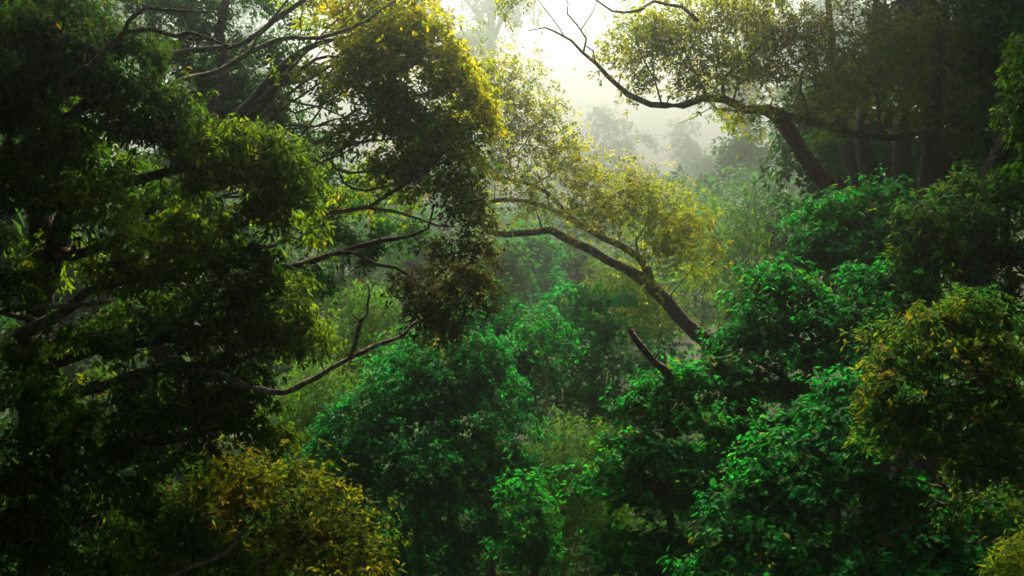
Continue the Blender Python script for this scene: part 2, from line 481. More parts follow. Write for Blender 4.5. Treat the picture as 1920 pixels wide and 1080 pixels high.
GROUPS = {}
def tree(name, label, cat='tree', group=None, trunk=None, limbs=(), lobes=(), kind='mid', mat='emerald', bark='bark',
         pad=.55, dens=1.0, cover=1.0, tier=0.0, flat=.45, tint=(.45, .28), size=1.0, depth=None, nleaf=0, root=True,
         sub_twigs=3, r_tip=.007, r_grow=.014, extra=(), down=-.35, jit=.25, limb_mats=None, leafmats=None, front=.25, twigs=True, rise=.12, trunk_sides=10, step=.25, pick=None, dscale=1.0, amp=.03, grow_l=1.0, thin=1.0):
    """trunk / limbs: lists of (px, py, depth, half-width px); lobes: (px, py, depth, rx px, ry px[, depth radius m][, mat index])"""
    if dscale != 1.0:
        rs = lambda l: (l[0], l[1], l[2] * dscale) + tuple(l[3:])
        trunk = [rs(t) for t in trunk]; limbs = [[rs(t) for t in l] for l in limbs]; lobes = [rs(t) for t in lobes]
    if thin != 1.0:
        tn = lambda l: (l[0], l[1], l[2], l[3] * thin)
        trunk = [tn(t) for t in trunk]; limbs = [[tn(t) for t in l] for l in limbs]
    tp = px_path(trunk, step, amp)
    b = tp[0].copy()
    gz = float(ground_h(b[0], b[1]))
    if root and b[2] > gz:
        lo = np.array((b[0] + rng.normal() * .2, b[1] + rng.normal() * .2, gz - .25, b[3] * 1.5))
        lo2 = np.array((b[0], b[1], gz + .6 * min(1, b[2] - gz), b[3] * 1.15))
        w = np.vstack((lo, lo2, tp[0])) if b[2] - gz > .8 else np.vstack((lo, tp[0]))
        tp = np.vstack((catmull(w, .6)[:-1], tp))
    base = Vector((tp[0][0], tp[0][1], max(gz, tp[0][2]) if root else tp[0][2]))
    root_o = empty(name, base)
    tag(root_o, label, cat, group)
    off = np.array(base)
    def loc(p):
        q = p.copy(); q[:, :3] -= off; return q
    tr = link(bpy.data.objects.new("trunk", tubes_mesh("trunk", [loc(tp)], trunk_sides, M[bark], .10)), root_o)
    skel = [tp[len(tp) // 4:]]
    for li, l in enumerate(limbs):
        lp = px_path(l, step, amp)
        bm = bark if not limb_mats or limb_mats[li] is None else limb_mats[li]
        ob = link(bpy.data.objects.new("limb", tubes_mesh("limb", [loc(lp)], 8, M[bm], .16)), tr)
        skel.append(lp)
    skel = np.vstack(skel)
    sets = {}
    for lb in lobes:
        px, py, d, rx, ry = lb[:5]; rx *= grow_l; ry *= grow_l
        rd = lb[5] if len(lb) > 5 and lb[5] else S((rx + ry) / 2, d)
        mi = lb[6] if len(lb) > 6 else (pick(lb) if pick else 0)
        sets.setdefault(mi, []).append((P(px, py, d), S(rx, d), rd, S(ry, d)))
    allpads = []
    mats = [mat] + list(leafmats or [])
    crown0 = None
    for mi in sorted(sets):
        pads = lobes_to_pads(sets[mi], pad, dens, tier, flat, down, front)
        allpads.append(pads)
        L = make_leaves(pads, kind, cover, tint, size, jit)
        L['pos'] = L['pos']
        shape = KINDS[kind]['shape']
        mk = pick_largest(L, nleaf // max(1, len(sets)))
        rest = sub(L, ~mk); rest['pos'] = rest['pos'] - off
        cr = bpy.data.objects.new("crown", leaves_mesh("crown", rest, shape, M[mats[mi]]))
        link(cr, root_o); cr["kind"] = "stuff"
        if mk.any():
            B = sub(L, mk)
            ratio = KINDS[kind]['wd'] / KINDS[kind]['ln']
            sd = np.cross(B['ax'], B['nr'])
            for i in range(len(B['pos'])):
                tq = round(float(B['tint'][i]) * 8) / 8
                o = bpy.data.objects.new("leaf", unit_leaf(shape, ratio, M[mats[mi]], tq))
                s = float(B['ln'][i]); p = B['pos'][i] - off
                m = Matrix(((sd[i][0] * s, B['ax'][i][0] * s, B['nr'][i][0] * s, p[0]),
                            (sd[i][1] * s, B['ax'][i][1] * s, B['nr'][i][1] * s, p[1]),
                            (sd[i][2] * s, B['ax'][i][2] * s, B['nr'][i][2] * s, p[2]), (0, 0, 0, 1)))
                link(o, cr)
                o.matrix_local = m
    if twigs and allpads:
        paths = grow(skel, np.vstack(allpads), r_tip=r_tip, r_grow=r_grow, sub_twigs=sub_twigs, rise=rise)
        if paths:
            tw = link(bpy.data.objects.new("twigs", tubes_mesh("twigs", [loc(p) for p in paths], 4, M[bark], 0, cap=False)), tr)
            tw["kind"] = "stuff"
    return root_o

def shade_canopy(root_o, lobes, kind='huge', mat='darkgreen', pad=1.2, dens=1.15, cover=1.2):
    """unseen foliage added overhead and at the sides to block sun and sky. lobes: (x, y, z, rx, ry, rz) in metres"""
    ls = [(np.array(l[:3], float), l[3], l[4], l[5]) for l in lobes]
    pads = lobes_to_pads(ls, pad, dens, 0, .35, -.5, 0)
    L = make_leaves(pads, kind, cover)
    L['pos'] = L['pos'] - np.array(root_o.location)
    o = bpy.data.objects.new("crown", leaves_mesh("crown", L, KINDS[kind]['shape'], M[mat]))  # added light-blocking leaves, under the same object name as the tree crowns
    link(o, root_o); o["kind"] = "stuff"

# ================================================================== far left-hand foreground
lt = tree('leafy_tree', 'large dark glossy-leaved tree filling the left edge in the foreground', group='foreground trees',
     bark='barkdark', trunk=[(60, 1150, 18, 30), (66, 800, 18, 27), (78, 500, 18, 24), (70, 250, 18, 21), (60, 0, 18, 19), (80, -300, 17.6, 17), (120, -600, 16, 13)],
     limbs=[
        [(78, 540, 17.2, 24), (130, 385, 17, 16), (200, 350, 16.8, 12), (300, 330, 16.8, 10), (400, 300, 16.8, 8), (500, 260, 17, 5)],
        [(72, 480, 17.2, 16), (160, 470, 16.8, 11), (230, 445, 16.5, 10), (330, 470, 16.8, 8), (430, 465, 17, 6), (520, 460, 17.2, 4)],
        [(66, 640, 17, 18), (40, 622, 16.6, 13), (80, 610, 16.2, 13), (130, 578, 16, 10), (165, 545, 15.9, 7), (240, 532, 15.9, 4)],
        [(64, 600, 16.9, 8), (0, 588, 16, 5), (60, 576, 15.8, 5), (140, 575, 15.8, 4), (210, 565, 15.8, 2.5)],
        [(67, 700, 17, 16), (180, 660, 16.8, 10), (300, 640, 16.8, 8), (420, 600, 17, 6), (520, 560, 17.2, 4)],
        [(66, 760, 17, 16), (200, 720, 16.8, 11), (330, 690, 16.8, 9), (400, 690, 17, 7), (500, 660, 17, 4)],
        [(62, 900, 17, 16), (180, 850, 16.6, 10), (300, 830, 16.4, 8), (420, 800, 16.6, 5)],
        [(72, 300, 17.2, 14), (150, 200, 16.8, 9), (230, 160, 16.6, 6), (300, 200, 16.6, 4)],
        [(62, 60, 17.4, 14), (140, 60, 16.8, 9), (230, 60, 16.6, 6)],
        [(133, 200, 15.5, 4), (110, 167, 15.4, 5), (117, 147, 15.3, 5.5), (168, 123, 15.2, 6), (197, 97, 15.2, 6), (233, 62, 15.2, 5.5), (287, 58, 15.2, 4.5), (337, 73, 15.2, 4), (360, 67, 15.2, 3.5), (400, 80, 15.3, 3), (433, 90, 15.4, 2)],
        [(233, 62, 15.2, 4), (240, 43, 15.2, 4), (273, 18, 15.2, 3.5), (333, 22, 15.2, 3), (400, 27, 15.3, 2.4), (430, 40, 15.4, 1.6)],
     ],
     limb_mats=[None, 'barkred', 'barkpale', 'barkpale', None, 'barkpale', None, None, None, 'barkpale', 'barkpale'],
     lobes=[(60, 40, 17, 90, 60), (150, 60, 16.5, 80, 60), (40, 130, 17, 80, 60), (170, 110, 16, 80, 50), (240, 110, 16.2, 60, 45),
            (100, 190, 16.4, 100, 60), (230, 190, 16.4, 80, 60), (300, 210, 16.6, 50, 40), (40, 260, 17, 70, 60), (190, 270, 16.4, 90, 50), (290, 270, 16.6, 60, 40), (80, 310, 16.8, 80, 40),
            (60, 400, 15.6, 70, 36), (150, 405, 15.4, 75, 40), (30, 470, 16.4, 50, 30),
            (380, 300, 16.8, 60, 48), (450, 290, 16.8, 70, 50), (520, 340, 16.8, 55, 50), (440, 360, 16.6, 80, 48), (540, 410, 17, 55, 60), (470, 430, 17, 70, 45),
            (260, 505, 15.8, 70, 38), (300, 540, 15.9, 50, 34), (230, 545, 15.7, 30, 18), (340, 450, 16.8, 60, 36), (360, 500, 16.9, 50, 40), (450, 510, 17, 75, 50), (500, 570, 17.2, 60, 50), (420, 590, 17, 70, 45),
            (540, 640, 17.2, 50, 55), (470, 660, 17, 70, 45), (570, 670, 17.3, 28, 34), (380, 660, 16.8, 60, 40), (300, 650, 16.7, 60, 34), (430, 715, 17, 60, 28),
            (320, 730, 16.8, 80, 36), (460, 770, 17, 70, 48), (500, 840, 17.1, 50, 40), (400, 800, 16.8, 80, 40), (290, 800, 16.4, 80, 34), (180, 820, 16.4, 80, 34), (70, 840, 16.4, 70, 34),
            (230, 880, 16, 60, 32), (210, 940, 15.8, 70, 34), (120, 920, 16, 80, 36), (40, 920, 16.2, 60, 40), (380, 870, 16.6, 60, 34), (50, 690, 16.8, 60, 30), (150, 740, 17, 70, 30), (260, 600, 17, 60, 30), (90, 1000, 16.2, 90, 40), (240, 1030, 16.6, 70, 30), (30, 550, 15.6, 60, 30), (40, 760, 15.8, 60, 40), (40, 340, 15.8, 50, 40), (20, 180, 15.8, 50, 40), (60, 80, 15.8, 50, 40), (150, 660, 16, 70, 30), (320, 580, 17.4, 60, 30), (120, 500, 17.6, 70, 30), (330, 390, 17.4, 60, 40), (250, 340, 17, 60, 30), (330, 1060, 17, 90, 40), (420, 930, 17.4, 70, 50), (300, 960, 17.2, 80, 50), (30, 1060, 16, 60, 40), (140, 1075, 15.8, 80, 40), (250, 1085, 16, 80, 30), (340, 1010, 16.6, 60, 30), (20, 980, 16.4, 50, 30), (420, 1060, 17.2, 80, 50), (560, 1060, 18, 90, 60), (180, 990, 16.8, 70, 40)],
     kind='droop', mat='left', pad=.30, dens=1.12, cover=1.12, flat=.6, nleaf=300, tint=(.42, .26), sub_twigs=2, grow_l=.98, size=.9, leafmats=['leftlit'], pick=lambda b: 1 if (b[0] > 335 and 240 < b[1] < 480) or b[0] > 480 or (100 < b[0] < 330 and 380 < b[1] < 560) else 0)  # lobes where light falls get the brighter leaf colour
shade_canopy(lt, [(-11, 15, 28, 4, 5, 3), (-5, 11, 29, 5, 5, 2.5), (-12, 9, 27, 5, 5, 4), (-4, 5, 28, 5, 5, 2.5), (-10, 3, 27, 5, 5, 4), (-13, 14, 23, 4, 5, 5), (-13, 5, 21, 4, 6, 5),
                (-14, 20, 27, 5, 4, 5), (-16, 10, 15, 4, 6, 6), (-18, 18, 20, 4, 9, 10), (-18, 2, 22, 4, 9, 10), (-10, -8, 24, 8, 4, 7), (-7, 4, 30, 5, 6, 2), (-17, 30, 24, 5, 6, 10), (-18, 31, 38, 7, 6, 8), (-4, 16, 33, 5, 5, 2.5), (-2, 9, 31, 5, 5, 2.5)])

# ------------------------------------------------------------------ golden crowned tree behind it
_fr = np.random.default_rng(5)
FAN = []
for k in range(16):                       # thin bare branches fanning up to the right
    x0, y0 = [(345, 380), (400, 280), (450, 225), (500, 157)][k % 4]
    x1, y1 = 560 + 230 * _fr.random(), -10 + 290 * _fr.random()
    mx_, my_ = (x0 + x1) / 2 + 20 * _fr.normal(), (y0 + y1) / 2 + 25 + 18 * _fr.normal()
    d0 = 24; d1 = 22.2 + 2.4 * _fr.random(); w = 2.4 + 1.8 * _fr.random()
    FAN.append([(x0, y0, d0, w * 1.3), ((x0 + mx_) / 2 + 8, (y0 + my_) / 2 + 14, (d0 * 3 + d1) / 4, w), (mx_, my_, (d0 + d1) / 2, w * .8), ((mx_ + x1) / 2 + 6 * _fr.normal(), (my_ + y1) / 2 + 10, d1, w * .6), (x1, y1, d1, w * .35)])
gt = tree('golden_tree', 'tall tree with a golden-lit crown and long bare slanting branches left of centre', group='foreground trees',
     trunk=[(300, 1150, 24, 34), (300, 700, 24, 30), (318, 520, 24, 28), (345, 400, 24, 24), (380, 300, 24, 20), (430, 240, 24, 17), (500, 157, 24, 12), (533, 120, 24, 10), (583, 90, 24, 7), (640, 77, 24, 5), (720, 60, 24, 3)],
     limbs=[
        [(300, 260, 22, 8), (310, 177, 22, 7), (360, 143, 22, 6.5), (413, 128, 22, 6), (467, 97, 22, 6), (520, 75, 22, 5.5), (600, 70, 22, 4.8), (645, 60, 22, 4.5), (690, 38, 22, 3.5), (740, 0, 22, 2.5)],
        [(300, 110, 23.5, 8), (393, 90, 23.5, 7), (467, 78, 23.5, 6.5), (520, 40, 23.5, 6), (573, 0, 23.5, 5), (620, -60, 23.5, 4)],
        [(380, 300, 24, 13), (420, 130, 25, 11), (410, 60, 25, 10), (425, 0, 25, 9), (430, -120, 25, 8)],
        [(440, 235, 24, 8), (520, 148, 24.5, 6), (600, 128, 24.5, 4), (690, 110, 24.5, 2.5)],
        [(470, 200, 24, 7), (540, 145, 23.5, 5), (590, 110, 23.5, 4), (650, 110, 23.5, 3), (720, 130, 23.3, 2)],
        [(400, 300, 24, 8), (500, 277, 23, 7), (567, 272, 23, 6), (617, 250, 23, 5), (673, 230, 23, 4), (723, 217, 23, 3), (773, 187, 23, 2)],
        [(450, 330, 23.5, 6), (540, 310, 23.2, 5), (590, 300, 23.2, 4.5), (650, 270, 23.2, 4), (720, 200, 23, 2.5), (760, 150, 23, 1.5)],
        [(360, 420, 24, 10), (480, 420, 22.5, 8), (600, 400, 22, 6), (650, 395, 22, 5.5), (700, 387, 22, 5), (740, 360, 22, 4.5), (807, 313, 22, 3.5), (833, 283, 22, 2.8), (873, 262, 22, 1.6)],
        [(690, 390, 22, 3.5), (730, 394, 21.8, 3.2), (773, 407, 21.7, 3), (813, 422, 21.6, 2.6), (850, 427, 21.6, 1.6)],
        [(340, 470, 24, 12), (480, 500, 23.5, 9), (575, 495, 23.5, 7.5), (640, 473, 23.5, 6.5), (690, 456, 23.5, 6), (740, 446, 23.5, 5), (770, 437, 23.5, 4.5), (800, 423, 23.5, 3), (815, 380, 23.5, 2)],
        [(640, 474, 23.4, 5), (667, 477, 23.4, 4.5), (707, 495, 23.4, 4), (740, 503, 23.4, 3.6), (773, 523, 23.4, 3), (787, 560, 23.4, 2), (790, 590, 23.4, 1.3)],
        [(590, 300, 23.2, 3), (680, 330, 22.6, 3), (760, 320, 22.4, 2.6), (830, 305, 22.2, 2), (900, 280, 22, 1)],
        [(600, 280, 23.4, 3), (660, 350, 22.8, 3), (720, 352, 22.6, 2.6), (780, 330, 22.5, 2), (860, 290, 22.4, 1)],
        [(470, 95, 22, 4), (520, 30, 22, 3), (545, 0, 22, 2.5), (580, -40, 22, 2)],
     ] + FAN,
     thin=.85, limb_mats=['barkpale', None, 'barkdark', None, None, 'barkpale', 'barkpale', 'barkred', 'barkpale', 'barkdark', 'barkdark', 'barkpale', 'barkred', 'barkpale'] + [None, 'barkpale'] * 8, amp=.05,
     bark='barkdark',
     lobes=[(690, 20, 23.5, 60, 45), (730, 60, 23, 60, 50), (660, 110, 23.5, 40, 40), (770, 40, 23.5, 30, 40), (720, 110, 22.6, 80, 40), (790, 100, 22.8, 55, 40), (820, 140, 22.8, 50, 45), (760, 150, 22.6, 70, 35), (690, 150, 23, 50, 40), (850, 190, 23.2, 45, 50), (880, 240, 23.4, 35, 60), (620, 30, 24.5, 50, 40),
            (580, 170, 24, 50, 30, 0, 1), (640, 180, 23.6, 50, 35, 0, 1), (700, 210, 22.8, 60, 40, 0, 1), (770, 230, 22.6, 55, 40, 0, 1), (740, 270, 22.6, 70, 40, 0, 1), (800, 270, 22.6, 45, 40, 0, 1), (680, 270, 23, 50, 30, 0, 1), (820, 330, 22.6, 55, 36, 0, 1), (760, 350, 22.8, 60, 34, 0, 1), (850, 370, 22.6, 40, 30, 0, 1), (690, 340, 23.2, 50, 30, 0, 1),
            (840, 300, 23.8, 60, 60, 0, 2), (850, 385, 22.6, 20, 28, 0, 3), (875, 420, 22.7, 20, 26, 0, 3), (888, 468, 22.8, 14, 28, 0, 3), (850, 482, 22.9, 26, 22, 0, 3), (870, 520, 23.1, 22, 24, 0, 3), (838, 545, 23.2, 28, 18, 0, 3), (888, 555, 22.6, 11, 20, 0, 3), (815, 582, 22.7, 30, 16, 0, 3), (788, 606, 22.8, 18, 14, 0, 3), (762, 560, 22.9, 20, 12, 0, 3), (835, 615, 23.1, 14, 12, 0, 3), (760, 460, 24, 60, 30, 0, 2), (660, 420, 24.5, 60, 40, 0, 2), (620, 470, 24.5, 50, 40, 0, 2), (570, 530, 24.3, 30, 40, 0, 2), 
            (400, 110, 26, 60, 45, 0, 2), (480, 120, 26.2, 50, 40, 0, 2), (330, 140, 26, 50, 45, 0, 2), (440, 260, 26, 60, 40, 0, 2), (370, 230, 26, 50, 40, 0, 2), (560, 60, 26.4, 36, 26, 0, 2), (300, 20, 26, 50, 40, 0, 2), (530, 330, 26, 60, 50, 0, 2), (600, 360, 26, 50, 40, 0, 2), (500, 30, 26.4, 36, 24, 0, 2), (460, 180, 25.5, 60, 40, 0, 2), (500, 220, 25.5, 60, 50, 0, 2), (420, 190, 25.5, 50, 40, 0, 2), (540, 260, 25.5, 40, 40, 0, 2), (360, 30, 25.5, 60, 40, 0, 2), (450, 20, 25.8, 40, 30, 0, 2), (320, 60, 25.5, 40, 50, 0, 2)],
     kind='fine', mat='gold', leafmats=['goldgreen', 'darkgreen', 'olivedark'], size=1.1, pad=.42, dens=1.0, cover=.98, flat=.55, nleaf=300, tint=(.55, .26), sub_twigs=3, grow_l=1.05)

# ------------------------------------------------------------------ arching tree in the middle
tree('arching_tree', 'leaning tree with two arching brown limbs and airy yellow leaves in the centre', group='middle distance trees',
     trunk=[(1400, 720, 38, 24), (1325, 635, 38, 18), (1273, 593, 38, 16), (1240, 553, 38, 15.5), (1213, 527, 38, 15), (1173, 503, 38, 10.5), (1140, 488, 38, 10), (1107, 467, 38, 9.5), (1070, 450, 38, 9), (1030, 428, 38, 8.5), (1003, 433, 37.8, 8), (960, 439, 37.5, 7.5), (917, 435, 37.3, 7), (897, 413, 37.2, 6.5), (887, 400, 37.2, 5), (870, 370, 37.2, 3), (850, 340, 37.2, 2)],
     limbs=[
        [(1220, 530, 38, 11), (1200, 487, 38.3, 9), (1160, 458, 38.5, 8), (1113, 437, 38.7, 7.5), (1073, 412, 38.8, 7), (1033, 390, 38.8, 6), (1000, 377, 38.6, 5.5), (947, 375, 38.4, 5), (907, 385, 38.2, 4), (885, 389, 38, 2.5)],
        [(1085, 420, 38.8, 5.5), (1047, 382, 39, 5), (1020, 362, 39.2, 5), (1000, 347, 39.3, 4.5), (950, 330, 39.4, 4), (913, 307, 39.5, 3), (890, 280, 39.5, 2)],
        [(960, 330, 39.4, 2.4), (955, 290, 39.4, 2.2), (940, 240, 39.3, 2), (925, 200, 39.2, 1.6), (930, 160, 39.2, 1.2)],
        [(955, 300, 39.4, 1.8), (985, 265, 39.2, 1.6), (1010, 230, 39, 1.2), (1030, 210, 39, .8)],
        [(1000, 347, 39.3, 2), (1030, 330, 39, 1.8), (1050, 290, 38.8, 1.4), (1060, 250, 38.6, .8)],
        [(1030, 392, 38.8, 2.2), (1016, 360, 38.3, 1.8), (1005, 320, 38, 1.3)],
        [(1016, 428, 38, 2.6), (1012, 410, 37.8, 1.9), (1005, 395, 37.6, 1.2)],
        [(1200, 490, 38.3, 2.4), (1195, 450, 38, 2), (1215, 420, 37.8, 1.5), (1240, 390, 37.6, .9)],
        [(1160, 458, 38.5, 2.2), (1165, 420, 38.2, 1.7), (1150, 385, 38, 1.1)],
        [(1262, 578, 38, 2.4), (1258, 550, 37.6, 1.8), (1280, 525, 37.4, 1.3), (1300, 500, 37.3, .8)],
     ],
     lobes=[(945, 140, 39.2, 40, 30), (905, 170, 39.2, 40, 35), (975, 165, 39, 40, 30), (935, 205, 39, 50, 34), (1000, 205, 38.8, 45, 32), (1045, 225, 38.6, 36, 34), (1015, 260, 38.6, 50, 34), (960, 260, 39, 45, 34), (905, 250, 39.3, 36, 40), (1055, 275, 38.4, 36, 30), (940, 305, 39, 45, 26), (1000, 310, 38.6, 45, 28), (1060, 325, 38.2, 36, 26), (905, 320, 39, 34, 28), (930, 355, 38.6, 40, 20), (990, 355, 38.4, 40, 18), (1085, 350, 38.2, 30, 20), (930, 405, 37.6, 30, 16), (1010, 400, 37.8, 40, 18),
            (1150, 350, 38, 50, 26), (1110, 375, 38.2, 40, 28), (1190, 380, 37.8, 50, 30), (1235, 385, 37.6, 40, 34), (1150, 410, 38, 50, 28), (1210, 430, 37.6, 50, 30), (1260, 440, 37.4, 40, 36), (1290, 470, 37.3, 30, 36), (1240, 480, 37.6, 40, 30), (1300, 430, 37.3, 24, 30), (1275, 510, 37.4, 36, 26), (1090, 400, 38.4, 30, 20)],
     kind='fine', mat='gold', size=1.1, pad=.6, dens=.95, cover=.6, flat=.5, tint=(.5, .25), sub_twigs=6, r_tip=.013, r_grow=.020, jit=.75, rise=.18, amp=.08, step=.35, thin=.82)

# ------------------------------------------------------------------ overhanging tree, upper right
rt = tree('overhanging_tree', 'big tree reaching a long curved limb with yellow foliage in from upper right', group='middle distance trees',
     trunk=[(1700, 560, 43, 30), (1640, 450, 43, 26), (1580, 375, 43, 21), (1530, 320, 43, 19), (1495, 265, 43, 18), (1462, 215, 42.5, 17), (1425, 208, 42, 11), (1400, 206, 42, 10), (1360, 190, 41.6, 9.5), (1320, 189, 41.3, 9), (1280, 199, 41, 8), (1220, 193, 40.7, 7.5), (1180, 177, 40.4, 6.5), (1140, 145, 40.2, 5.5), (1117, 122, 40, 4.5), (1093, 102, 40, 3.5), (1070, 80, 40, 2.8), (1040, 63, 40, 2.3), (1020, 55, 40, 1.9), (990, 58, 40, 1.2)],
     limbs=[
        [(1455, 205, 42.5, 9), (1500, 220, 42.6, 11), (1560, 238, 42.6, 10), (1600, 250, 42.6, 9), (1660, 258, 42.6, 8), (1720, 250, 42.6, 7), (1765, 236, 42.6, 5), (1820, 190, 42.6, 3)],
        [(1093, 102, 40, 2.6), (1097, 73, 40, 2.3), (1083, 50, 40, 2), (1063, 27, 40, 1.7), (1067, 5, 40, 1.3), (1050, -25, 40, 1)],
        [(1117, 122, 40, 2.6), (1110, 97, 40, 2), (1097, 86, 40, 1.6)],
        [(1090, 55, 40, 1.3), (1110, 28, 40, 1.1), (1122, 0, 40, .9)],
        [(1060, 72, 40, 1.4), (1030, 25, 40, 1.2), (1015, 0, 40, .9), (990, -10, 40, .7)],
        [(1357, 188, 41.6, 5.5), (1356, 150, 41.4, 4.5), (1388, 118, 41.2, 3.5), (1420, 95, 41, 2.2), (1450, 60, 41, 1.4)],
        [(1330, 187, 41.4, 4.5), (1313, 150, 41.2, 3.5), (1290, 110, 41, 2.5), (1270, 70, 40.8, 1.6)],
        [(1375, 190, 41.7, 3), (1400, 140, 41.5, 2.5), (1470, 120, 41.5, 1.8), (1540, 95, 41.5, 1)],
        [(1240, 193, 40.8, 2.5), (1225, 150, 40.6, 1.9), (1200, 110, 40.4, 1.3), (1190, 80, 40.4, .8)],
        [(1650, 255, 42.6, 4), (1635, 180, 42.2, 3.4), (1610, 130, 42, 2.6), (1590, 90, 42, 1.7)],
        [(1520, 225, 42.6, 4), (1500, 170, 42.2, 3), (1520, 110, 42, 2), (1560, 70, 42, 1.2)],
        [(1310, 40, 39, 4.5), (1280, 22, 39, 4), (1230, 6, 39, 3.8), (1200, 20, 39, 3.4), (1173, 28, 39, 3), (1147, 20, 39, 2.6), (1113, -4, 39, 2)],
        [(1452, 222, 42.5, 1), (1458, 250, 42.2, .9), (1447, 275, 42.2, .9), (1442, 300, 42.2, .7), (1428, 318, 42.2, .5)],
        [(1470, 225, 42.5, 1), (1462, 262, 42, .9), (1466, 300, 42, .6)],
        [(1700, 255, 42.6, 1.6), (1790, 262, 42, 1.4), (1797, 280, 42, 1.2), (1780, 284, 42, .8)],
        [(1385, 208, 42, 2), (1330, 206, 41.3, 1.2), (1300, 218, 41, .9), (1270, 232, 41, .6)],
     ],
     bark='barkred', limb_mats=['barkdark'] + [None] * 15,
     lobes=[(1210, 60, 40.5, 45, 32), (1260, 40, 40.6, 50, 36), (1320, 30, 40.8, 50, 36), (1180, 90, 40.3, 34, 26), (1240, 90, 40.5, 50, 28), (1300, 80, 40.7, 55, 32), (1370, 60, 41, 50, 36), (1430, 40, 41.2, 40, 36), (1180, 135, 40.4, 30, 20), (1250, 135, 40.7, 45, 24), (1320, 125, 41, 50, 28), (1390, 115, 41.2, 50, 28), (1230, 165, 40.8, 40, 18), (1300, 165, 41, 40, 18), (1400, 160, 41.6, 40, 22),
            (975, 10, 40, 34, 16), (1270, 180, 41, 30, 12), (1390, 225, 41.4, 20, 10),
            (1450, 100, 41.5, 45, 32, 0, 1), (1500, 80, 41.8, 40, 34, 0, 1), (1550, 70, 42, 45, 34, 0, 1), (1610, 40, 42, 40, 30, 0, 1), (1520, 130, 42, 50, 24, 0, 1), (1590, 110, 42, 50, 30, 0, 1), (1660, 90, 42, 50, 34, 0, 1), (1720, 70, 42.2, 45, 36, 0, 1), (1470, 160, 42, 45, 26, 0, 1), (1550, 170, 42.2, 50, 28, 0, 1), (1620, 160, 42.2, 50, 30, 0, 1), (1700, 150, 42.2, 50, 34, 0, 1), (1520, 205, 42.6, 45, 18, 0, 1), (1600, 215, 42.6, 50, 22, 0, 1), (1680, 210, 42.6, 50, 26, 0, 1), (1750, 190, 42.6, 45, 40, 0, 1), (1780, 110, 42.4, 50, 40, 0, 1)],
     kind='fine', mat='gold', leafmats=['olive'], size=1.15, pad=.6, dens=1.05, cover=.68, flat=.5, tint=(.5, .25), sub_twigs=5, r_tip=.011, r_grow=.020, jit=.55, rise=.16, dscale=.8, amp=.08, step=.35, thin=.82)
shade_canopy(rt, [(20, 48, 44, 8, 5, 8), (28, 44, 40, 8, 6, 12), (17, 51, 46, 4, 4, 6), (6, 16, 33, 5, 5, 2.5), (5, 8, 31, 5, 5, 2.5), (15, 36, 35, 5, 5, 3), (19, 8, 20, 4, 9, 9), (17, 18, 28, 4, 6, 5), (22, 26, 20, 4, 9, 9), (26, 40, 22, 4, 9, 10), (16, 30, 34, 5, 5, 4), (20, 24, 31, 5, 6, 5), (13, 24, 35, 5, 5, 3), (18, 14, 30, 6, 6, 5), (12, 12, 33, 5, 6, 3), (14, 42, 37, 7, 6, 5), (20, 38, 36, 6, 7, 6), (17, 34, 40, 7, 6, 4), (22, 46, 34, 6, 6, 6)])

# ------------------------------------------------------------------ dark trunks on the right, unseen shading foliage added above
def dark_tree(label, trunk, lobes, hi):
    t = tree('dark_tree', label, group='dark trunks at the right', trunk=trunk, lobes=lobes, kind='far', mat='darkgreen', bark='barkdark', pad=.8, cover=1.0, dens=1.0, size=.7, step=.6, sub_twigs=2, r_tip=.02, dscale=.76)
    shade_canopy(t, hi)
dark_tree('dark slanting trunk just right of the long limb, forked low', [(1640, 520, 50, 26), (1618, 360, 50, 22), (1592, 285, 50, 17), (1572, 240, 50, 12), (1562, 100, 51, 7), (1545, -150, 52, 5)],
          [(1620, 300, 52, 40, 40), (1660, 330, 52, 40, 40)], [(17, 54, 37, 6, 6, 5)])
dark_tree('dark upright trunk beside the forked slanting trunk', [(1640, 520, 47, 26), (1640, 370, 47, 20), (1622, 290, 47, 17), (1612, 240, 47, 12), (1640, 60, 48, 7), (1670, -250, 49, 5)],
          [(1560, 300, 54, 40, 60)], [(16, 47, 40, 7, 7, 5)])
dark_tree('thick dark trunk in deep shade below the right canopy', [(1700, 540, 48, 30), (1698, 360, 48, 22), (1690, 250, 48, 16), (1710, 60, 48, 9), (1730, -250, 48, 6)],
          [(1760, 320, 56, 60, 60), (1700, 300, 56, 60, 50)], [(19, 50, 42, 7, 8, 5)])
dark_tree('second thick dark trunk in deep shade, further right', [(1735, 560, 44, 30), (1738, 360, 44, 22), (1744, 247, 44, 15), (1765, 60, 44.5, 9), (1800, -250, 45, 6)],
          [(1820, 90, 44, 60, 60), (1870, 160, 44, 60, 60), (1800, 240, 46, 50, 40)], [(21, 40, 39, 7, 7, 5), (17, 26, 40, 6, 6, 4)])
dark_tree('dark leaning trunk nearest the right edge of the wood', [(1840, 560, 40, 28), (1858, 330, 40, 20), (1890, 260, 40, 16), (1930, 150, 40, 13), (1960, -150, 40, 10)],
          [(1890, 90, 40, 50, 50), (1850, 20, 42, 40, 30), (1900, 260, 42, 50, 60)], [(20, 32, 37, 7, 7, 6), (24, 22, 33, 6, 7, 7)])

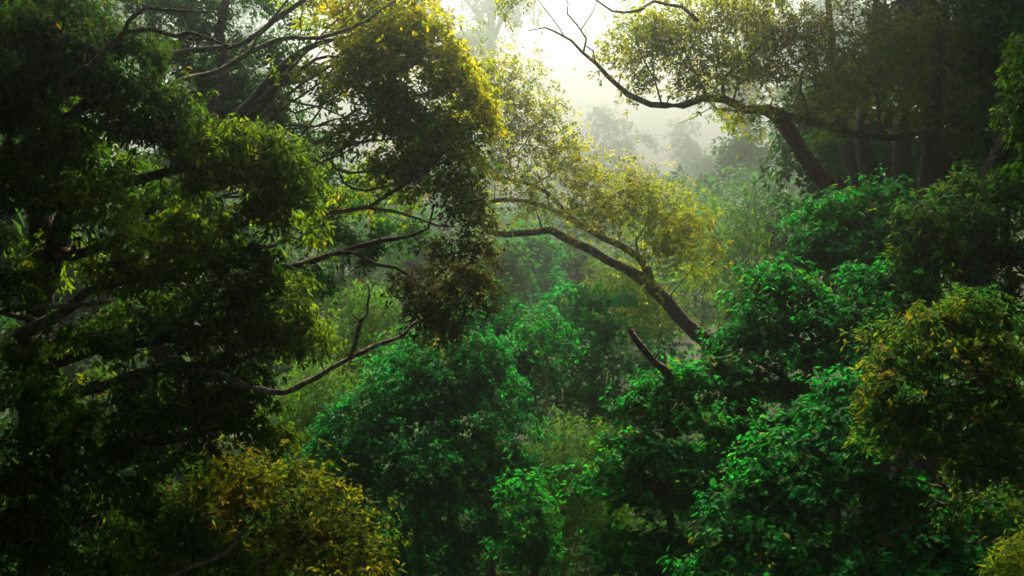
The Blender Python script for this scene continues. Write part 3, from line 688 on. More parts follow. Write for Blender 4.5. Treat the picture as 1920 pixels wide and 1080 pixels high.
# ------------------------------------------------------------------ broad-leaved trees, right
BR = dict(kind='broad', mat='broad', tier=.74, pad=.42, flat=.24, jit=.2, cover=1.3, dens=1.15, tint=(.45, .30), sub_twigs=2, r_grow=.012, grow_l=1.04)
tree('broadleaf_tree', 'dark tiered broad-leaved tree top below the dark trunks at right', group='broad-leaved trees on the right slope',
     trunk=[(1620, 900, 27, 13), (1615, 600, 27, 10), (1610, 420, 27, 5)],
     lobes=[(1560, 410, 27, 50, 28), (1600, 385, 27.4, 50, 20), (1650, 420, 27, 60, 34), (1560, 450, 26.6, 55, 30), (1620, 470, 26.6, 70, 36), (1690, 470, 27, 50, 36), (1540, 490, 26.4, 45, 30)],
     nleaf=150, **BR)
tree('broadleaf_tree', 'bright green tiered broad-leaved tree, the widest on the right slope', group='broad-leaved trees on the right slope',
     trunk=[(1570, 1200, 24, 13), (1565, 900, 24, 11), (1555, 700, 24, 8), (1540, 520, 23.4, 4)],
     limbs=[[(1562, 800, 23, 8), (1480, 720, 22.4, 6), (1400, 660, 22, 4)], [(1558, 740, 23, 8), (1640, 650, 22.6, 6), (1700, 570, 22.6, 3)], [(1560, 760, 23, 6), (1620, 720, 22, 4), (1680, 700, 21.6, 2)]],
     lobes=[(1450, 510, 23, 45, 30), (1500, 540, 22.6, 55, 36), (1610, 510, 23, 60, 36), (1680, 520, 23, 55, 36), (1420, 570, 22.6, 45, 40), (1540, 590, 22.2, 70, 40), (1640, 580, 22.2, 70, 40), (1710, 580, 22.4, 40, 36), (1400, 630, 22.2, 45, 40), (1470, 650, 22, 70, 44), (1560, 660, 21.8, 70, 44), (1350, 690, 22, 45, 40), (1430, 720, 21.8, 60, 36), (1640, 640, 22, 50, 30), (1510, 720, 21.8, 50, 30), (1350, 770, 22.4, 50, 40), (1400, 800, 22.4, 50, 40), (1480, 790, 22.4, 50, 36), (1350, 860, 22.6, 50, 40), (1560, 760, 22.6, 50, 40), (1330, 930, 22.8, 40, 40)],
     nleaf=300, **BR)
tree('broadleaf_tree', 'broad-leaved tree with large pale green leaves at lower centre right', group='broad-leaved trees on the right slope',
     trunk=[(1260, 1250, 21.8, 10), (1255, 950, 21.8, 8), (1250, 720, 21.4, 4)],
     lobes=[(1290, 700, 21.4, 50, 36), (1240, 720, 21.2, 40, 34), (1200, 770, 21, 45, 36), (1290, 770, 20.8, 50, 36), (1190, 830, 20.8, 50, 36), (1250, 850, 20.6, 50, 40), (1150, 900, 20.6, 38, 40), (1210, 920, 20.4, 60, 40), (1280, 920, 20.6, 40, 40), (1140, 1020, 20.2, 32, 40), (1190, 1010, 20, 50, 40), (1260, 1010, 20.2, 50, 40), (1200, 1070, 20, 60, 30)],
     nleaf=300, **BR)
tree('broadleaf_tree', 'nearest broad-leaved tree with stepped leaf tiers at the bottom right', group='broad-leaved trees on the right slope',
     trunk=[(1480, 1300, 19.8, 13), (1480, 1050, 19.8, 11), (1470, 860, 19.2, 5)],
     limbs=[[(1480, 1010, 19, 7), (1560, 900, 18.6, 5), (1620, 830, 18.4, 3)], [(1480, 1050, 19, 7), (1580, 1020, 18.4, 5), (1680, 990, 18.2, 3)]],
     lobes=[(1470, 830, 19, 50, 30), (1420, 880, 18.8, 65, 38), (1500, 890, 18.6, 60, 36), (1560, 820, 18.8, 50, 34), (1600, 780, 19, 50, 34), (1370, 940, 18.6, 50, 40), (1460, 950, 18.4, 60, 36), (1550, 930, 18.4, 50, 34), (1340, 1040, 18.4, 45, 40), (1400, 1030, 18.2, 55, 40), (1480, 1030, 18, 50, 34), (1640, 720, 19.4, 60, 34), (1580, 740, 19.4, 45, 30), (1700, 700, 19.6, 50, 34),
            (1610, 1000, 18.2, 70, 30), (1690, 960, 18.4, 60, 30), (1560, 1060, 17.8, 70, 30), (1660, 1060, 17.8, 70, 34), (1760, 1010, 18.2, 60, 36), (1640, 900, 18.8, 50, 30), (1850, 1050, 18.4, 60, 36), (1750, 1070, 18, 60, 30), (1720, 920, 19, 60, 34), (1820, 960, 19, 60, 34)],
     nleaf=300, **BR)
# yellowish shrub and neighbours at the right edge
tree('shrubby_tree', 'yellow-green speckled shrubby tree at the right edge with bare twigs beneath', group='right edge bushes',
     trunk=[(1790, 1150, 20, 6), (1785, 1000, 19.6, 5.5), (1790, 930, 18.6, 4.5), (1790, 880, 17.2, 4), (1800, 720, 16.6, 3)],
     limbs=[[(1786, 930, 18.2, 3.5), (1750, 890, 16, 3), (1700, 850, 15.8, 2)], [(1788, 920, 18.2, 3), (1720, 900, 15.9, 2.4), (1670, 870, 15.8, 1.4)], [(1788, 930, 18.2, 3), (1830, 880, 15.9, 2.4), (1880, 850, 15.8, 1.4)], [(1786, 950, 18.2, 2.6), (1740, 930, 15.9, 2), (1690, 890, 15.8, 1.2)], [(1787, 960, 18.2, 2.6), (1760, 940, 15.9, 2), (1730, 960, 15.8, 1)], [(1788, 940, 18.2, 2.6), (1850, 910, 15.9, 2), (1900, 880, 15.8, 1.2)]],
     lobes=[(1800, 590, 16.8, 45, 40), (1760, 640, 16.6, 50, 40), (1840, 640, 16.6, 55, 46), (1700, 690, 16.4, 50, 40), (1780, 700, 16.2, 60, 44), (1870, 700, 16.4, 50, 44), (1690, 760, 16, 60, 40), (1770, 780, 15.9, 60, 44), (1850, 780, 16, 60, 44), (1660, 820, 16, 36, 34), (1720, 830, 15.8, 50, 34), (1810, 840, 15.8, 50, 34), (1890, 850, 15.9, 50, 44), (1910, 920, 15.9, 36, 34), (1860, 900, 15.8, 30, 24), (1640, 650, 17, 30, 24), (1650, 720, 16.6, 40, 34), (1900, 640, 16.8, 40, 40), (1900, 1000, 16.6, 40, 40), (1840, 970, 17, 40, 30)],
     kind='fine', mat='shrub', size=1.0, pad=.30, dens=1.2, cover=1.1, flat=.6, nleaf=300, tint=(.40, .33), sub_twigs=4, r_tip=.005)
tree('bushy_tree', 'dull green bushy tree against the shade at the right edge, above the shrub', group='right edge bushes',
     trunk=[(1850, 900, 23, 16), (1850, 600, 23, 13), (1840, 430, 23, 6)],
     lobes=[(1880, 370, 23, 50, 36), (1820, 380, 23, 45, 34), (1760, 400, 23, 40, 34), (1730, 440, 22.6, 40, 34), (1800, 440, 22.6, 60, 40), (1880, 440, 22.6, 50, 44), (1760, 490, 22.4, 50, 36), (1840, 510, 22.4, 60, 40), (1910, 520, 22.4, 40, 50), (1790, 560, 22.6, 50, 30), (1900, 590, 22.4, 50, 40)],
     kind='fine', mat='darkgreen', leafmats=[], size=1.35, pad=.38, dens=1.0, cover=1.05, flat=.55, nleaf=150, tint=(.6, .3), sub_twigs=2)
tree('leafy_sapling', 'sunlit leafy branch tip poking in at the upper right edge', group='right edge bushes',
     trunk=[(2010, 900, 17, 14), (2000, 500, 17, 12), (1975, 300, 17, 8), (1950, 180, 17, 5), (1925, 120, 17, 3)],
     lobes=[(1925, 150, 17, 28, 26), (1920, 200, 16.8, 36, 30), (1905, 240, 16.8, 20, 16), (1940, 270, 17, 40, 50), (1960, 100, 17.2, 50, 50), (1930, 340, 17, 30, 18)],
     kind='droop', mat='left', pad=.26, dens=1.0, cover=1.0, flat=.6, nleaf=80, tint=(.36, .25))
tree('yellow_bush', 'small tuft of thin yellow leaves in the bottom right corner', cat='shrub', group='right edge bushes',
     trunk=[(1920, 1190, 12, 8), (1915, 1110, 12, 5), (1905, 1060, 12, 3)],
     lobes=[(1905, 1050, 12, 26, 22), (1930, 1040, 12, 36, 30), (1900, 1085, 12, 30, 20)],
     kind='bamboo', mat='bambooy', size=.6, pad=.14, dens=1.0, cover=1.2, nleaf=60, tint=(.6, .3), r_tip=.003)

# ------------------------------------------------------------------ central trees
tree('round_tree', 'large mounded emerald green tree at the bottom centre', group='trees in the hollow',
     trunk=[(850, 1300, 28, 14), (848, 1000, 28, 11), (842, 850, 28, 9), (850, 700, 28, 6), (860, 640, 28, 3)],
     limbs=[[(846, 930, 28, 7), (800, 860, 27, 5), (760, 800, 26.4, 3)], [(846, 900, 28, 6), (890, 820, 27, 5), (930, 780, 26.5, 3)], [(843, 860, 28, 5), (852, 800, 27, 4), (838, 760, 26.6, 2.5)]],
     lobes=[(870, 610, 28.4, 40, 34), (820, 650, 28, 45, 34), (880, 680, 27.6, 55, 40), (770, 690, 27.6, 45, 36), (830, 730, 27.2, 60, 40), (720, 750, 27, 50, 40), (930, 730, 27.4, 45, 34), (780, 790, 26.8, 60, 40), (880, 790, 26.8, 60, 38), (660, 810, 27, 45, 40), (960, 810, 27, 40, 36), (710, 850, 26.4, 60, 40), (810, 870, 26.2, 60, 40), (920, 870, 26.4, 60, 40), (620, 860, 27, 36, 36), (650, 930, 26.4, 50, 40), (750, 940, 26, 60, 40), (860, 950, 26, 60, 40), (960, 900, 26.6, 40, 36), (690, 1010, 26, 55, 40), (800, 1030, 25.6, 60, 40), (910, 1030, 25.8, 60, 40), (740, 1080, 25.6, 60, 34)],
     kind='mid', mat='emerald', pad=.48, dens=1.08, cover=1.0, flat=.42, nleaf=300, tint=(.45, .30), sub_twigs=2, grow_l=1.15)
tree('small_tree', 'green leafy tree standing just behind the mounded tree, touching the hanging foliage', group='trees in the hollow',
     trunk=[(920, 900, 34, 9), (915, 700, 34, 7), (910, 580, 34, 4)],
     lobes=[(900, 560, 34, 40, 30), (940, 590, 34, 40, 34), (870, 590, 34, 36, 30), (910, 630, 33.6, 60, 36), (960, 640, 33.6, 40, 36), (940, 690, 33.4, 50, 36), (985, 700, 33.6, 36, 40), (990, 760, 33.4, 36, 36), (1010, 720, 33.8, 30, 30)],
     kind='mid', mat='emerald', size=1.1, pad=.5, dens=1.0, cover=1.0, tint=(.6, .25), sub_twigs=2)
tree('low_tree', 'low green branches with pointed leaves beside the bamboo at the bottom centre', group='trees in the hollow',
     trunk=[(1000, 1250, 24, 9), (1005, 1050, 24, 7), (1010, 940, 24, 4)],
     lobes=[(990, 930, 24, 40, 24), (1020, 970, 23.8, 36, 26), (980, 1000, 23.8, 40, 26), (1030, 1040, 23.6, 40, 24), (960, 1060, 23.8, 50, 26)],
     kind='mid', mat='broad', size=1.05, pad=.4, dens=1.0, cover=1.0, tint=(.55, .25), nleaf=120)
tree('sapling', 'slender bright green sapling on a thin pale stem in the hollow', group='trees in the hollow',
     trunk=[(1026, 900, 31, 3.6), (1027, 830, 31, 3.4), (1025, 760, 31, 3.2), (1027, 680, 31, 2.8), (1018, 630, 31, 1.8)],
     lobes=[(1012, 625, 31, 36, 22), (990, 650, 31, 30, 20), (1030, 655, 31, 30, 20)],
     kind='mid', mat='emerald', bark='culm', size=1.1, pad=.45, dens=1.0, cover=.9, tint=(.7, .25))
tree('glossy_tree', 'dark glossy-leaved tree behind the broken stump in the hollow', group='trees in the hollow',
     trunk=[(1112, 900, 35, 7), (1111, 800, 35, 7), (1108, 730, 35, 6), (1130, 600, 35, 3)],
     lobes=[(1110, 580, 35.4, 34, 30), (1150, 590, 35.4, 40, 28), (1100, 630, 35, 40, 30), (1170, 640, 35, 50, 34), (1220, 660, 35, 40, 34), (1120, 690, 34.6, 50, 34), (1190, 710, 34.6, 50, 36), (1240, 720, 34.8, 36, 30), (1080, 700, 35, 36, 34), (1150, 750, 34.6, 40, 24), (1100, 760, 34.4, 40, 30), (1180, 770, 34.2, 40, 30), (1060, 760, 34.6, 30, 36), (1060, 650, 35.2, 34, 30), (1140, 800, 34, 40, 30)],
     kind='mid', mat='emerald', bark='culm', size=1.1, pad=.5, dens=.85, cover=.8, tint=(.6, .28), sub_twigs=2)

# bamboo clumps
def bamboo(label, culms, lobes, mat='bamboo', size=1.0, **kw):
    a = dict(kind='bamboo', mat=mat, bark='culm', size=size, pad=.5, dens=1.0, cover=1.1, flat=.5, tint=(.5, .28), sub_twigs=2, r_tip=.006, r_grow=.006, jit=.6, trunk_sides=6)
    a.update(kw)
    return tree('bamboo_clump', label, cat='bamboo', group='bamboo clumps', trunk=culms[0], limbs=culms[1:], lobes=lobes, **a)
bamboo('feathery bamboo with pale canes between the mounded tree and the broad-leaved tree',
       [[(1056, 1000, 28, 2.2), (1058, 850, 28, 2), (1053, 730, 28, 1.4)], [(1090, 1000, 28, 1.8), (1085, 880, 28, 1.6), (1100, 800, 28, 1)], [(1120, 1000, 28, 1.8), (1130, 880, 28, 1.5), (1125, 790, 28, 1)], [(1160, 900, 29, 1.6), (1138, 790, 29, 1.4), (1140, 700, 29, 1)]],
       [(1070, 850, 28, 36, 30), (1120, 850, 28, 36, 36), (1080, 910, 27.6, 45, 40), (1050, 960, 27.4, 36, 40), (1110, 950, 27.4, 36, 40), (1080, 1020, 27.2, 50, 40), (1010, 890, 28, 30, 30)])
bamboo('bright yellow bamboo plume glowing below the arching limb', [[(1150, 720, 46, 2), (1150, 600, 46, 1.6), (1145, 520, 46, 1)], [(1180, 700, 46, 2), (1170, 580, 46, 1.5), (1165, 500, 46, 1)]],
       [(1130, 520, 46, 40, 24), (1170, 545, 46, 40, 30), (1200, 580, 46, 40, 34), (1140, 570, 46, 40, 26), (1240, 600, 46, 36, 36)], mat='bambooy', size=1.6, pad=.7, cover=.9)
bamboo('tall misty yellow-green bamboo right of the arching tree', [[(1400, 760, 50, 2.2), (1390, 560, 50, 2), (1400, 400, 50, 1)], [(1350, 740, 50, 2), (1345, 540, 50, 1.6), (1330, 400, 50, 1)], [(1425, 740, 50, 2), (1420, 520, 50, 1.5), (1416, 370, 50, .8)]],
       [(1350, 410, 50, 36, 30), (1380, 450, 50, 40, 40), (1340, 480, 50, 36, 36), (1416, 400, 50, 14, 40), (1400, 500, 50, 40, 40), (1350, 550, 50, 45, 40), (1410, 570, 50, 36, 40), (1370, 610, 49, 45, 34)], mat='bamboo', size=1.6, pad=.7, cover=.75, dens=.8)
bamboo('shaded bamboo behind the forked dead branch', [[(700, 860, 34, 2.2), (705, 700, 34, 2), (690, 580, 34, 1)], [(650, 860, 34, 2.2), (660, 700, 34, 1.8), (680, 600, 34, 1)]],
       [(690, 580, 34, 36, 30), (720, 620, 34, 45, 36), (670, 640, 34, 45, 36), (640, 700, 33.6, 45, 36), (720, 690, 33.8, 45, 34)], size=1.3, pad=.55)
bamboo('green bamboo thicket between the left tree and the mounded tree', [[(570, 1000, 30, 2.2), (575, 850, 30, 2), (590, 730, 30, 1)], [(620, 1000, 30, 2.2), (610, 850, 30, 1.8), (640, 740, 30, 1)]],
       [(560, 750, 30, 40, 34), (610, 740, 30, 45, 34), (560, 810, 29.6, 36, 36), (610, 800, 29.6, 40, 34), (570, 870, 29.4, 34, 34), (650, 770, 30, 36, 30), (560, 920, 29.4, 40, 30)], size=1.1, pad=.5)

# ------------------------------------------------------------------ ochre bush bottom left
tree('ochre_bush', 'golden ochre-leaved bush at the bottom left in the foreground', cat='shrub', group='foreground trees',
     trunk=[(480, 1250, 15, 9), (490, 1120, 14.8, 8), (500, 1000, 14.4, 5), (490, 930, 14.2, 3)],
     limbs=[[(300, 1090, 14.2, 3.5), (360, 1062, 14, 4), (430, 1035, 13.8, 4), (470, 990, 13.8, 3), (500, 950, 13.8, 2)], [(495, 1060, 14, 5), (570, 1010, 13.8, 4), (650, 1010, 13.6, 2.5)], [(440, 1000, 13.8, 2), (480, 1050, 13.6, 2.2), (560, 1040, 13.6, 1.6), (640, 1020, 13.6, 1)]],
     limb_mats=['barkpale', None, 'barkpale'],
     lobes=[(450, 890, 14, 45, 28), (410, 930, 13.8, 50, 28), (480, 920, 13.8, 50, 30), (360, 950, 13.9, 40, 16), (530, 930, 14, 45, 30), (570, 920, 14.1, 36, 28), (550, 970, 13.8, 50, 32), (620, 970, 13.9, 40, 32), (600, 1010, 13.7, 50, 32), (660, 1010, 13.8, 40, 32), (580, 1060, 13.6, 55, 32), (660, 1060, 13.6, 50, 36), (700, 1070, 13.7, 30, 34), (440, 970, 13.7, 45, 22), (520, 1010, 13.8, 30, 24)],
     kind='fine', mat='ochre', size=.78, pad=.24, dens=1.2, cover=.95, flat=.6, jit=.55, grow_l=.8, nleaf=300, tint=(.45, .36), sub_twigs=3, r_tip=.004)

# ------------------------------------------------------------------ dead wood
def deadwood(name, label, main, forks, mat, tipmat=None):
    mp = px_path(main, .12, .025)
    base = Vector(mp[0][:3]); off = np.array(base)
    o = empty(name, base); tag(o, label, 'branch')
    def loc(p):
        q = p.copy(); q[:, :3] -= off; return q
    s = link(bpy.data.objects.new("stem", tubes_mesh("stem", [loc(mp)], 9, M[mat], .22)), o)
    for f in forks:
        link(bpy.data.objects.new("fork", tubes_mesh("fork", [loc(px_path(f, .1, .012))], 7, M[mat], .22)), s)
    if tipmat:
        a, b = mp[-1].copy(), mp[-1].copy()
        dd = norm(mp[-1][:3] - mp[-3][:3]); b[:3] += dd * .05; a[3] *= .98; b[3] *= .55
        e = b.copy(); e[:3] += dd * .05 + np.array((.02, 0, .02)); e[3] *= .3
        link(bpy.data.objects.new("snapped_end", tubes_mesh("snapped_end", [loc(np.vstack((a, b, e)))], 9, M[tipmat], .3)), s)
deadwood('dead_branch', 'pale forked dead branch jutting out from the left tree over the bamboo',
         [(330, 690, 16.8, 5.07), (380, 698, 16.4, 5.07), (420, 705, 16, 5.07), (470, 722, 16, 5.46), (530, 733, 16, 5.46), (580, 715, 16, 5.07), (640, 682, 16, 4.68), (700, 655, 16, 4.29), (750, 630, 16, 3.51), (768, 608, 16, 3.12), (783, 600, 16, 2.73)],
         [[(655, 672, 16, 3.51), (668, 640, 16, 3.28), (676, 605, 16, 3.12), (690, 588, 16, 2.73), (690, 570, 16, 2.34), (694, 548, 16, 1.72), (690, 530, 16, 1.17)],
          [(676, 606, 16, 2.34), (668, 595, 16, 1.87), (662, 588, 16, 1.56)], [(694, 545, 16, 1.01), (705, 528, 16, 0.78), (722, 520, 16, 0.47)], [(692, 535, 16, 0.94), (680, 525, 16, 0.70), (668, 515, 16, 0.47)], [(750, 630, 16, 1.4), (762, 622, 16, 1), (785, 622, 16, .6)], [(580, 715, 16, 1.6), (596, 728, 15.9, 1), (604, 745, 15.9, .6)], [(610, 699, 16, 1.5), (604, 682, 16, 1), (612, 668, 16, .6)], [(676, 606, 16, 1.2), (660, 615, 16, .9), (648, 610, 16, .5)], [(700, 655, 16, 1.2), (706, 640, 16, .8), (718, 628, 16, .5)]], 'deadwood')
deadwood('broken_stump', 'dark snapped branch stub with a reddish broken end, right of centre',
         [(1330, 800, 24, 11), (1292, 750, 23, 9.5), (1268, 720, 21.4, 9), (1240, 690, 20.6, 8), (1215, 662, 20.3, 7), (1200, 645, 20.2, 6.6), (1185, 622, 20.2, 6)],
         [[(1226, 675, 20.4, 2), (1234, 662, 20.3, 1.4), (1232, 650, 20.3, .8)], [(1208, 654, 20.2, 1.8), (1197, 660, 20.1, 1.2), (1190, 657, 20.1, .7)]], 'bark', 'snapped')

# ------------------------------------------------------------------ trees of the background
def far(d):
    return d if d <= 50 else (50 + (d - 50) * 2.2 if d < 75 else 50 + (d - 50) * 3.2)
def auto_tree(label, px, d, top, cw, ch, tr=10, lean=0, n=9, kind='far', mat='mist', size=1.0, cover=.9, dens=.7, pad=1.1, name='misty_tree', group='trees in the mist', fork=None, seed=0, bark='bark', limbs=None, flat=.5):
    st = np.random.default_rng(1000 + seed)
    nd = far(d); k = nd / d; d = nd; pad *= k; size *= k
    limbs = [[(a, b, d, r) for a, b, _, r in l] for l in limbs or []]
    gy = 540 - (ground_h((px - 960) / F * d, d) - CAM_Z) / d * F
    cyy = top + ch
    lobes = []
    for i in range(n):
        a = st.random() * 6.28; r = math.sqrt(st.random()); v = st.random() * 2 - 1
        w = math.sqrt(max(.1, 1 - v * v * .8))
        lobes.append((px + lean + cw * .72 * r * math.cos(a) * w, cyy + ch * .72 * v, d + S(cw, d) * .6 * r * math.sin(a), cw * (.28 + .14 * st.random()), ch * (.24 + .12 * st.random())))
    trunk = [(px, float(gy) - 2, d, tr), (px + lean * .3, (gy + cyy) / 2, d, tr * .85), (px + lean * .7, cyy + ch * .3, d, tr * .65), (px + lean, cyy - ch * .4, d, tr * .3)]
    return tree(name, label, group=group, trunk=trunk, limbs=limbs or [], lobes=lobes, kind=kind, mat=mat, bark=bark, pad=pad, dens=dens, cover=cover, size=size, sub_twigs=1, r_tip=.02, r_grow=.018, step=.8, flat=flat, front=.3)

# green slope behind the arching tree
G2 = 'green trees on the slope beyond the hollow'
auto_tree('soft green tree straight beyond the sapling, under the arching limb', 1000, 62, 440, 90, 70, 6, n=10, size=.75, pad=.9, dens=1.2, mat='emerald', seed=1, group=G2)
auto_tree('pale green tree behind the arching limb, left of the yellow bamboo', 1085, 66, 455, 70, 70, 6, n=9, size=.8, pad=.9, mat='mist', seed=2, group=G2)
auto_tree('green tree showing between the hanging foliage and the arching limb', 930, 58, 470, 60, 60, 6, n=8, size=.8, pad=.9, mat='mist', seed=3, group=G2)
auto_tree('light green tree crown low in the misty hollow above the sapling', 1060, 50, 560, 60, 50, 5, n=8, size=.65, pad=.8, dens=1.2, mat='emerald', seed=4, group=G2)
auto_tree('green tree in mist behind the fork of the arching tree', 1210, 60, 520, 80, 70, 6, n=10, size=.8, pad=.9, mat='mist', seed=5, group=G2)
auto_tree('dim green tree behind the tall misty bamboo', 1320, 64, 470, 80, 90, 7, n=10, size=.8, pad=.9, mat='mist', seed=6, group=G2)
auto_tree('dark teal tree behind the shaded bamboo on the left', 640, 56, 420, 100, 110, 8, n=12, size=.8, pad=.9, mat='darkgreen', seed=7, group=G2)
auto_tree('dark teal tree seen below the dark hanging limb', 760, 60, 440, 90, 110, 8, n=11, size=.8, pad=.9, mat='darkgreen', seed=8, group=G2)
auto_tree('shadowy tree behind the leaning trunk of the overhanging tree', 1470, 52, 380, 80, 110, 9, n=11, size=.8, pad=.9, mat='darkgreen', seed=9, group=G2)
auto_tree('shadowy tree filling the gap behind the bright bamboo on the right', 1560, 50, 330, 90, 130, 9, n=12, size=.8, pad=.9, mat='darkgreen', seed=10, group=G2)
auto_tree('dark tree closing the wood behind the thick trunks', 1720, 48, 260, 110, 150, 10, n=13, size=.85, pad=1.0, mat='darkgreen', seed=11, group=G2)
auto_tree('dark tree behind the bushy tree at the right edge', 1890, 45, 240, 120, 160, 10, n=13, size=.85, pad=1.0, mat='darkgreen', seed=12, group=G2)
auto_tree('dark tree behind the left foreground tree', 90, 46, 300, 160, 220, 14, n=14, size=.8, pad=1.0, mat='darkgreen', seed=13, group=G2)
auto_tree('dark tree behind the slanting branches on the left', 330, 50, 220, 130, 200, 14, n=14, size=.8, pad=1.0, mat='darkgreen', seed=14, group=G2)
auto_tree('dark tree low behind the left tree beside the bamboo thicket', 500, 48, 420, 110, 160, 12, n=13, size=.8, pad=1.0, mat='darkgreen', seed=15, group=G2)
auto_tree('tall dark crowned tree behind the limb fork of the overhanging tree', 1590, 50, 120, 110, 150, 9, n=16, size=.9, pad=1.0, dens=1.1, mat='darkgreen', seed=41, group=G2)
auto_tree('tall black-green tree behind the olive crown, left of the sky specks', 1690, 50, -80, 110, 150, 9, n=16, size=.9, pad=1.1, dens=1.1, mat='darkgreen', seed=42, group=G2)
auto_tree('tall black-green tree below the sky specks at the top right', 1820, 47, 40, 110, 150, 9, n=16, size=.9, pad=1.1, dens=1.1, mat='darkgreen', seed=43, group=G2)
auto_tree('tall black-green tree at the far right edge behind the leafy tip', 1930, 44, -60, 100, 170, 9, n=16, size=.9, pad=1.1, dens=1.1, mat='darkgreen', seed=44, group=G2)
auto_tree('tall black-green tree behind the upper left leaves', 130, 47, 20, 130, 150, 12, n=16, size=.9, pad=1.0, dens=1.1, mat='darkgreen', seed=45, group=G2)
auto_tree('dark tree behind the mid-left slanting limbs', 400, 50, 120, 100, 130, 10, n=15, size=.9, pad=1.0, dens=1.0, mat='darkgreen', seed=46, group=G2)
# misty middle
G3 = 'trees in the mist'
auto_tree('faint tree mass in bright mist below the sky gap', 1170, 165, 250, 90, 100, 6, n=9, dens=.55, seed=20)
auto_tree('faint tree in mist right of the white sky patch', 1330, 125, 230, 70, 110, 7, n=10, dens=.6, seed=21)
auto_tree('faint tree with a straight trunk in mist under the long limb', 1410, 80, 200, 70, 90, 9, n=10, seed=22)
auto_tree('faint tree in mist behind the leaning dark trunk', 1510, 84, 160, 90, 120, 9, n=12, seed=23)
auto_tree('pale tree far off in mist behind the yellow arching crown', 1020, 120, 320, 80, 80, 7, n=10, dens=.6, seed=24)
auto_tree('grey-green tree in mist just left of the arching crown', 870, 90, 330, 80, 90, 8, n=11, seed=25)
auto_tree('grey-green tree in mist behind the golden tree', 730, 84, 300, 90, 110, 9, n=11, seed=26)
auto_tree('misty tree glimpsed between the slanting branches', 560, 88, 230, 90, 130, 9, n=11, seed=27)
auto_tree('tall far tree with a forked trunk standing in the mist at top centre', 921, 125, -60, 110, 55, 9, n=14, cover=.7, dens=.6, pad=1.5, size=1.3, seed=28,
          limbs=[[(921, 80, 125, 6), (905, 40, 125, 5), (885, 15, 125, 3.5), (865, -10, 125, 2.5)], [(923, 75, 125, 6), (940, 40, 125, 4.5), (960, 10, 125, 3), (975, -20, 125, 2)], [(921, 60, 125, 4), (915, 10, 125, 3), (918, -30, 125, 2)]])
auto_tree('small far crown beside the forked tree trunk in the mist', 880, 118, 65, 55, 50, 5, n=9, pad=1.3, size=1.2, seed=29)
auto_tree('far misty crown at the top edge left of the forked tree', 810, 122, -40, 60, 60, 7, n=9, pad=1.3, size=1.2, seed=30)
auto_tree('far pale tree at the foot of the bright gap', 1080, 170, 250, 80, 70, 6, n=7, dens=.5, pad=1.5, size=1.4, seed=31)
auto_tree('far pale tree right of the bright gap beside the white patch', 1262, 160, 330, 50, 50, 6, n=7, dens=.5, pad=1.5, size=1.4, seed=32)
auto_tree('ghostly tree dissolving in the bright mist left of the white patch', 1130, 165, 200, 60, 110, 6, n=9, dens=.5, pad=1.3, size=1.2, seed=51)
auto_tree('ghostly tree dissolving in the bright mist right of the white patch', 1290, 160, 190, 40, 130, 6, n=9, dens=.5, pad=1.2, size=1.1, seed=52)
auto_tree('tall far tree above the long limb behind the yellow crown', 1400, 110, 20, 90, 110, 9, n=12, pad=1.3, size=1.2, seed=33)
auto_tree('tall far tree behind the dark olive crown on the right', 1560, 100, -40, 110, 130, 10, n=13, pad=1.3, size=1.2, seed=34, mat='darkgreen')
auto_tree('tall dark tree beyond the right canopy', 1740, 90, -60, 130, 150, 11, n=14, pad=1.3, size=1.2, seed=35, mat='darkgreen')
auto_tree('tall misty tree behind the upper slanting branches', 470, 105, -20, 110, 110, 10, n=11, pad=1.3, size=1.2, seed=36, dens=.6)
auto_tree('tall dark tree beyond the upper left crown', 230, 95, -60, 130, 160, 11, n=13, pad=1.3, size=1.2, seed=37, mat='darkgreen')
auto_tree('tall dark tree beyond the left edge crown', 40, 90, 40, 130, 170, 11, n=13, pad=1.3, size=1.2, seed=38, mat='darkgreen')

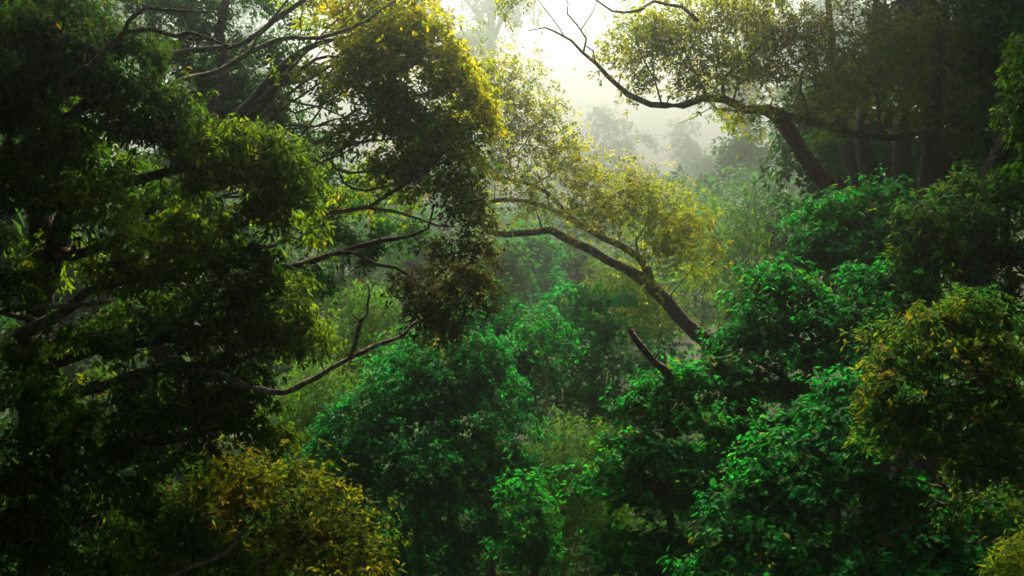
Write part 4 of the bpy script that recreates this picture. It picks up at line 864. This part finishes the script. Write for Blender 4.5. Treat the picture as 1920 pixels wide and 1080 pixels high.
# ------------------------------------------------------------------ undergrowth on the valley floor
def build_undergrowth(x0, x1, y0, y1, n, rad, name, kind, mat, hmax):
    x = x0 + (x1 - x0) * rng.random(n); y = y0 + (y1 - y0) * rng.random(n)
    keep = np.abs(x) < y * .55 + 6
    x, y = x[keep], y[keep]; n = len(x)
    z = ground_h(x, y) + hmax * rng.random(n) ** 1.5
    z = np.minimum(z, CAM_Z - .27 * y + 0 * y) if y1 < 24 else z
    ax = norm(np.column_stack((rng.normal(size=n) * .3, rng.normal(size=n) * .3 - .35, np.ones(n))))
    pads = np.column_stack((x, y, z, ax, rad * (.6 + .8 * rng.random(n)), .4 + .3 * rng.random(n)))
    L = make_leaves(pads, kind, .85, (.4, .3), 1.45 if y1 < 80 else 2.0)
    o = link(bpy.data.objects.new(name, leaves_mesh(name, L, KINDS[kind]['shape'], M[mat])))
    tag(o, 'dense green undergrowth covering the floor of the hollow' if y1 < 80 else 'dense low growth covering the far misty slope', 'undergrowth', kind='stuff')
build_undergrowth(-32, 32, 26, 62, 2600, .95, 'undergrowth', 'far', 'darkgreen', 7.5)
build_undergrowth(-110, 110, 60, 240, 1700, 2.0, 'undergrowth', 'coarse', 'mist', 8)

# ------------------------------------------------------------------ haze
def build_haze():
    x0, x1, y0, y1, z0, z1 = -590, 590, -310, 790, 3.0, 112.0
    v = [(x, y, z) for z in (z0, z1) for y in (y0, y1) for x in (x0, x1)]
    f = [(0, 2, 3, 1), (4, 5, 7, 6), (0, 1, 5, 4), (2, 6, 7, 3), (0, 4, 6, 2), (1, 3, 7, 5)]
    m = bpy.data.materials.new("mist_volume"); m.use_nodes = True
    nt = m.node_tree; nt.nodes.clear()
    out = nt.nodes.new("ShaderNodeOutputMaterial"); pv = nt.nodes.new("ShaderNodeVolumePrincipled")
    pv.inputs["Color"].default_value = (.83, .98, .92, 1)  # green tint stands in for light filtered through leaves
    pv.inputs["Density"].default_value = HAZE_DENSITY
    pv.inputs["Anisotropy"].default_value = HAZE_G
    nt.links.new(pv.outputs[0], out.inputs["Volume"])
    me = bpy.data.meshes.new("haze"); me.from_pydata(v, [], f); me.materials.append(m)
    o = link(bpy.data.objects.new("haze", me)); o["kind"] = "stuff"
build_haze()
